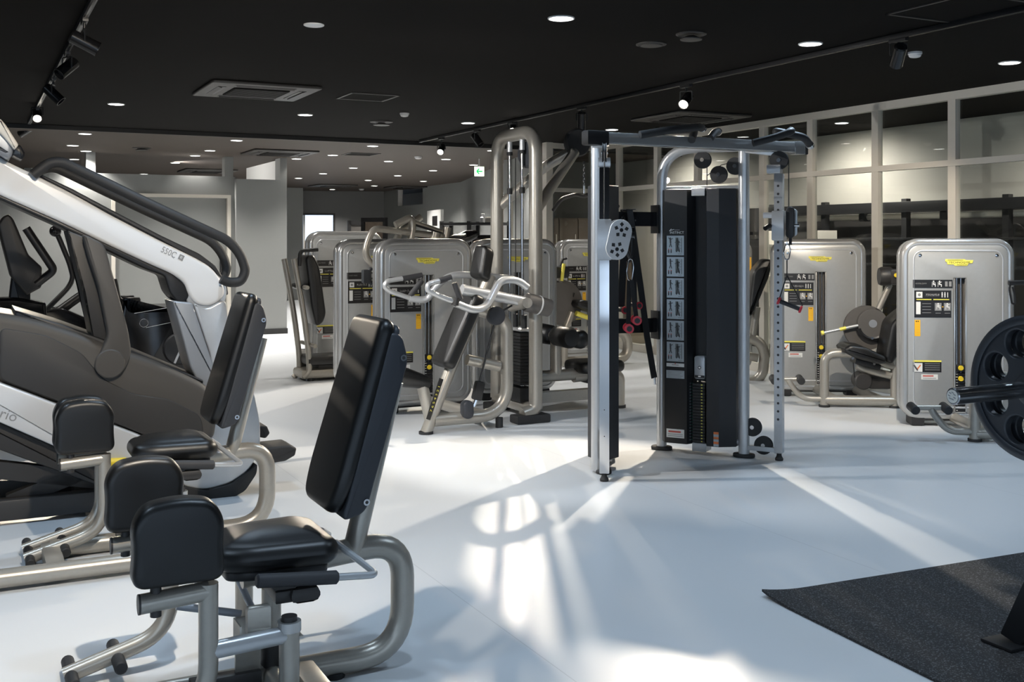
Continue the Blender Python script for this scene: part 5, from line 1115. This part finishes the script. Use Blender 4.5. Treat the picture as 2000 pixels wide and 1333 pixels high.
def ring_curve(name, R, holes, hr, cr, depth, bev, key):
    cu = bpy.data.curves.new(name, 'CURVE'); cu.dimensions = '2D'; cu.fill_mode = 'BOTH'; cu.extrude = depth/2-bev; cu.bevel_depth = bev; cu.bevel_resolution = 3; cu.offset = -bev
    def circ(cx, cy, r, n, ph=0):
        s = cu.splines.new('POLY'); s.points.add(n-1); s.use_cyclic_u = True
        for i in range(n): s.points[i].co = (cx+r*math.cos(ph+2*PI*i/n), cy+r*math.sin(ph+2*PI*i/n), 0, 1)
    circ(0, 0, R, 72); circ(0, 0, cr, 32)
    for i in range(holes): w = 2*PI*(i+.5)/holes; circ(.143*math.cos(w), .143*math.sin(w), hr, 28)
    ob = bpy.data.objects.new(name, cu); COL.objects.link(ob); dg = bpy.context.evaluated_depsgraph_get(); ev = ob.evaluated_get(dg); me = ev.to_mesh()
    g = ([Vector((v.co.z, v.co.x, v.co.y)) for v in me.vertices], [tuple(p.vertices) for p in me.polygons]); ev.to_mesh_clear(); bpy.data.objects.remove(ob); bpy.data.curves.remove(cu); return g
def plate(name, x, label, th):
    T = Thing(name, label, 'weight plate', bo_+BDIR*x, BDIR, 'weight plates')
    vs, fs = ring_curve('disc', .205, 8, .043, .026, th*.62, .006, 'rubber'); m = MB().add([v+X3*th/2 for v in vs], fs, 'plate_black'); o = m.build('plate_body', T.root, 40)
    MB().lathe((0, 0, 0), X3, [(.004, .196), (0, .203), (0, .215), (.006, .224), (th-.006, .224), (th, .215), (th, .203), (th-.004, .196)], 'plate_black', 72, False).build('outer_rim', T.root, 40)
    m = MB().lathe((0, 0, 0), X3, [(0, .026), (0, .05), (.004, .056), (th-.004, .056), (th, .05), (th, .026)], 'plate_black', 40, False); m.build('hub', T.root, 40)
    for i in range(8):
        w = 2*PI*(i+.5)/8; c = Vector((th/2, .143*math.cos(w), .143*math.sin(w))); pr = [(-th*.3, .0435), (-th*.3-.002, .047), (th*.3, .0435)]
    return T
mat('plate_black', (.034, .038, .045), .38, bump=.05, bscale=300)
plate('weight_plate', .334, 'large black weight plate with round holes, outer one on the barbell', .05)
plate('weight_plate', .386, 'black weight plate tucked directly behind the front one on the barbell', .05)
RK = Thing('barbell_rack', 'black steel rack leg with foot plate standing on the speckled mat', 'rack', (2.02, 3.72), BDIR)
m = MB()
m.bar((.0, -.0, .012), (.0, -.0, 1.5), .09, .09, 'black', .008, up=Y3); m.build('upright', RK.root)
fp = RK.loc(onz(1958, 1262, .012)); MB().bar((fp.x+.06, fp.y, .03), (.0, .0, .72), .075, .075, 'black', .008).build('diagonal_leg', RK.root)
MB().box((fp.x+.05, fp.y, .018), .17, .13, .012, 'black', .003).build('foot_plate', RK.root)
br = RK.loc(bo_+BDIR*.75); m = MB(); m.bar((0, 0, br.z-.03), (br.x, br.y, br.z-.03), .06, .03, 'black', .004, up=Z3); m.box((br.x, br.y-.03, br.z), .06, .012, .1, 'black', .003); m.box((br.x, br.y+.03, br.z-.005), .06, .012, .06, 'black', .003); m.build('bar_cradle', RK.root)
a = onz(1488, 1166); d1 = Vector((.917, .399, 0)); d2 = Vector((.42, -.9075, 0))
FM = Thing('rubber_mat', 'black rubber floor mat with pale speckles, one corner curling up off the floor', 'floor mat', a, d1)
vs = []; N = 34; Lx, Ly = 3.4, 2.6; fs = []
def mh(x, y): return .004+.02*max(0, 1-(x+y*1.0)/.22)**2
for top in (1, 0):
    for i in range(N+1):
        for j in range(N+1):
            x = Lx*(i/N)**2.2; y = -Ly*(j/N)**2.2; vs.append((x, y, mh(x, -y)+(.007 if top else -.003)))
K = (N+1)*(N+1)
for i in range(N):
    for j in range(N):
        q = i*(N+1)+j; fs.append((q, q+1, q+N+2, q+N+1)); fs.append((K+q, K+q+N+1, K+q+N+2, K+q+1))
edge = [i*(N+1) for i in range(N+1)]+[N*(N+1)+j for j in range(1, N+1)]+[i*(N+1)+N for i in range(N-1, -1, -1)]+[j for j in range(N-1, 0, -1)]
for k in range(len(edge)): e0, e1 = edge[k], edge[(k+1) % len(edge)]; fs.append((e0, e1, K+e1, K+e0))
MB().add(vs, fs, 'speckled').build('mat_sheet', FM.root, 40)

# ---------------------------------------------------------------- behind the glass: long rack with rail; lockers; shelves
RKc = Thing('wall_rack', 'long black equipment rack with pale horizontal rail along the corridor behind glass', 'rack', G(5.2, 1.62), -U)
L_ = 9.0
m = MB(); m.box((L_/2, 0, 1.865), L_, .05, .12, 'black', .004); m.build('top_beam', RKc.root)
def s_at(px, off):                       # distance along the rack of a sight line
    k = (px-CX)/F; p = G(0, off); s = (p.x-k*p.y)/(k*U.y-U.x); return 5.2-s
for px in (1498, 1600, 1757, 1955, 2230, 2600):
    x = s_at(px, 1.57)
    if x < L_: MB().box((x, .05, .98), .075, .07, 1.96, 'black', .004).build('upright', RKc.root)
m = MB().cyl((.05, .12, 1.76), (L_, .12, 1.76), .038, 'frame_cream', 16); m.build('rail', RKc.root)
for px in (1662, 1820): MB().box((s_at(px, 1.5), .1, 1.76), .09, .1, .1, 'black', .006).build('rail_bracket', RKc.root)
m = MB()
for z in (.5, 1.2, 1.5): m.box((L_/2, -.02, z), L_, .3, .025, 'black', .003)
m.build('shelf', RKc.root)
for px in (1590, 1744, 1930): MB().slab(rrect(.1, .045, .02), 'chalk', 0, .004, O=(s_at(px, 1.58), .027, 1.872), ez=Y3).build('tag', RKc.root)
for i in range(5):
    q = G(8.8, .28+.352*i); T = Thing('locker', ordn(i+1)+' brown locker from the left, seen through the glass under the pulldown bar', 'locker', q, V, 'brown lockers')
    b = MB().box((0, .25, .93), .345, .5, 1.82, 'locker', .004).build('body', T.root); m = MB().box((0, -.006, .93), .335, .014, 1.78, 'locker', .004); do = m.build('door', T.root)
    MB().box((.12, -.02, 1.46), .018, .015, .24, 'frame_cream', .003).build('handle', do); MB().disc((.12, -.0142, 1.22), .014, 'dark').build('lock', do)
SB = Thing('shelf_unit', 'pale shelf unit behind the glass, right of the black shroud', 'shelf', G(4.55, 1.25), -U)
m = MB()
for x in (0, .9): m.box((x, 0, .8), .03, .28, 1.6, 'frame_cream', .002)
m.build('side_panel', SB.root)
for z in (.2, .62, 1.0, 1.4): MB().box((.45, 0, z), .87, .28, .06, 'frame_cream', .003).build('shelf_board', SB.root)
m = MB().box((.45, .12, .8), .87, .02, 1.58, 'dark'); m.build('back_panel', SB.root)

# ---------------------------------------------------------------- against the far walls
nk2 = Vector((.97, -.24, 0))
ST = Thing('storage_rack', 'open black storage rack against the grey wall, left of the tall pulldown', 'rack', (-1.02, 15.6), (1, -.3, 0))
for x in (0, .42, .9):
    for y in (0, .4): MB().box((x, y, .88), .05, .05, 1.76, 'black', .003).build('post', ST.root)
for z in (1.72, 1.4, .9, .3): MB().box((.45, .2, z), .95, .45, .04, 'black', .003).build('shelf', ST.root)
def on_rack(name, label, cat, x, z, fn):
    w = ST.o+ST.d*x+ST.n*.2; T = Thing(name, label, cat, (w.x, w.y, z), ST.d); fn(T)
on_rack('foam_roller', 'dark foam roller lying on the upper shelf of the black storage rack', 'foam roller', .62, 1.42, lambda T: MB().lathe((-.2, 0, .07), X3, [(0, .06), (.01, .07), (.4, .07), (.41, .06)], 'dark', 20).build('roller_body', T.root))
on_rack('spray_bottle', 'small white bottle standing on top of the black storage rack', 'bottle', .55, 1.74, lambda T: (MB().lathe((0, 0, 0), Z3, [(0, .025), (.07, .028), (.09, .012), (.11, .012)], 'white', 16).build('bottle_body', T.root), MB().box((.01, 0, .12), .05, .015, .02, 'white', .003).build('nozzle', T.root)))
on_rack('towel_box', 'small pale box on top of the black storage rack', 'box', .66, 1.74, lambda T: MB().box((0, 0, .04), .1, .1, .08, 'frame_cream', .004).build('box_body', T.root))
qd = Vector((-2.0, 25.7, 0)); dk2 = (K3-K2).normalized()
TV = Thing('white_cabinet', 'white door panel with a dark notice and yellow sticker on the back wall', 'door', ony(850, 470, 22.0)*1.0, (.3, -.95, 0))
TV.root.location.z = 0
MB().box((0, .0, 1.05), 1.2, .06, 2.1, 'wall_white', .004).build('door_leaf', TV.root)
MB().box((.1, -.034, 1.88), .42, .006, .2, 'placard').build('notice', TV.root); MB().box((.05, -.034, 1.2), .3, .006, .45, 'yellow').build('yellow_sticker', TV.root)
for px, py, w, h, y, lab, d in ((712, 470, .75, 1.1, 26.5, 'wide black framed mirror on the far wall right of the bright doorway', FD), (731, 470, .6, 1.3, 25.5, 'narrow black framed doorway panel beside the wide dark mirror', (.9, -.4, 0))):
    T = Thing('framed_panel', lab, 'mirror', ony(px, 432 if w > .7 else 425, y), d); T.root.location.z = 0; zt = 1.97 if w > .7 else 2.02
    m = MB()
    for x in (-w/2, w/2): m.box((x, 0, zt/2), .09, .08, zt, 'black')
    m.box((0, 0, zt-.05), w, .08, .1, 'black'); m.build('frame', T.root, 0); MB().box((0, .02, zt/2), w-.08, .02, zt-.12, 'cam' if w > .7 else 'locker').build('panel', T.root, 0)
bx = Thing('cardboard_box', 'small tan box on the floor behind the pulley station under the straps', 'box', onz(1246, 672), (1, .3, 0))
MB().box((0, .15, .12), .3, .3, .24, 'wall_tan', .004).build('box_body', bx.root); MB().box((0, .15, .241), .05, .3, .002, 'chalk').build('tape', bx.root)

# ---------------------------------------------------------------- light
def lamp(kind, name, loc, energy, col=(1, 1, 1), **kw):
    l = bpy.data.lights.new(name, kind); l.energy = energy; l.color = col
    for k, v in kw.items(): setattr(l, k, v)
    o = bpy.data.objects.new(name, l); COL.objects.link(o); o.location = loc; return o
def aim(o, d): o.rotation_euler = Vector(d).to_track_quat('-Z', 'Y').to_euler()
for r, k in DL:
    o = lamp('SPOT', 'downlight_beam', r.location-Z3*.03, E_NEAR if k else E_FAR, (.62, .8, 1) if k and r.location.y < 9.2 else (1, .96, .9), spot_size=math.radians(120), spot_blend=.7, shadow_soft_size=.06); aim(o, -Z3)
for s_ in (.4, 3.7, 7.0, -3):
    o = lamp('SPOT', 'corridor_fill', G(s_, 1.0, CEIL-.04), E_COR, (1, .93, .84), spot_size=math.radians(150), spot_blend=.8, shadow_soft_size=.06); aim(o, V*.35-Z3)  # bare lamps without fittings, added to brighten the corridor wall
for (T, w, d), e, sz in ((SL1, E_S1, 54), (SR2, E_S2, 72), (SR6, E_S6, 52), (SR4, E_S4, 42), (SL_C, E_SC, 96), (SL_A, E_SA, 70), (SL_B, E_SA, 70), (SR_A, E_SA*.9, 70), (SR_B, E_SA*.6, 60)):
    o = lamp('SPOT', 'spot_beam', w+d*.1, e, (1, .88, .72) if T in (SL1[0], SR2[0], SR6[0], SR4[0], SL_C[0], SR_A[0]) else (1, .985, .96), spot_size=math.radians(sz), spot_blend=.35, shadow_soft_size=.022); aim(o, d)
o = lamp('SPOT', 'partition_fill', W0+U*1.6-V*1.5+Z3*(CEIL2-.06), 90, (1, .97, .93), spot_size=math.radians(150), spot_blend=.6, shadow_soft_size=.06); aim(o, V-Z3*.4)  # unseen lamp added to wash the white inner wall above the partition
wd = bpy.data.worlds.new('daylight'); bpy.context.scene.world = wd; wd.use_nodes = True; nt = wd.node_tree
bg = nt.nodes['Background']; bg.inputs['Strength'].default_value = SKY; bg.inputs['Color'].default_value = (.62, .79, 1, 1)
for x0, x1 in WX:
    o = lamp('AREA', 'window_portal', ((x0+x1)/2, -4.15, 1.435), 1, shape='RECTANGLE', size=x1-x0, size_y=2.37); o.data.cycles.is_portal = True; aim(o, Y3)
o = lamp('AREA', 'window_portal', FW+FD*.14+Z3*1.08+Vector((.02, -.1, 0)), 1, shape='RECTANGLE', size=1.7, size_y=2.15); o.data.cycles.is_portal = True; aim(o, (FD.y, -FD.x, 0))

cam = bpy.data.cameras.new('camera'); co = bpy.data.objects.new('camera', cam); COL.objects.link(co)
co.location = (0, 0, CAMH); co.rotation_euler = (PI/2, 0, 0); cam.sensor_width = 36; cam.lens = 36*F/2000
cam.shift_y = -(666.5-CY)/2000; cam.shift_x = 0; cam.clip_end = 200
cam.dof.use_dof = False
sc = bpy.context.scene; sc.camera = co
sc.view_settings.view_transform = 'Standard'; sc.view_settings.look = 'None'; sc.view_settings.gamma = 1; sc.view_settings.use_curve_mapping = False
sc.view_settings.exposure = EXPO
sc.cycles.max_bounces = 8; sc.cycles.diffuse_bounces = 4; sc.cycles.glossy_bounces = 4; sc.cycles.transparent_max_bounces = 12
sc.cycles.sample_clamp_indirect = 6; sc.cycles.use_denoising = True; sc.cycles.caustics_reflective = False; sc.cycles.caustics_refractive = False
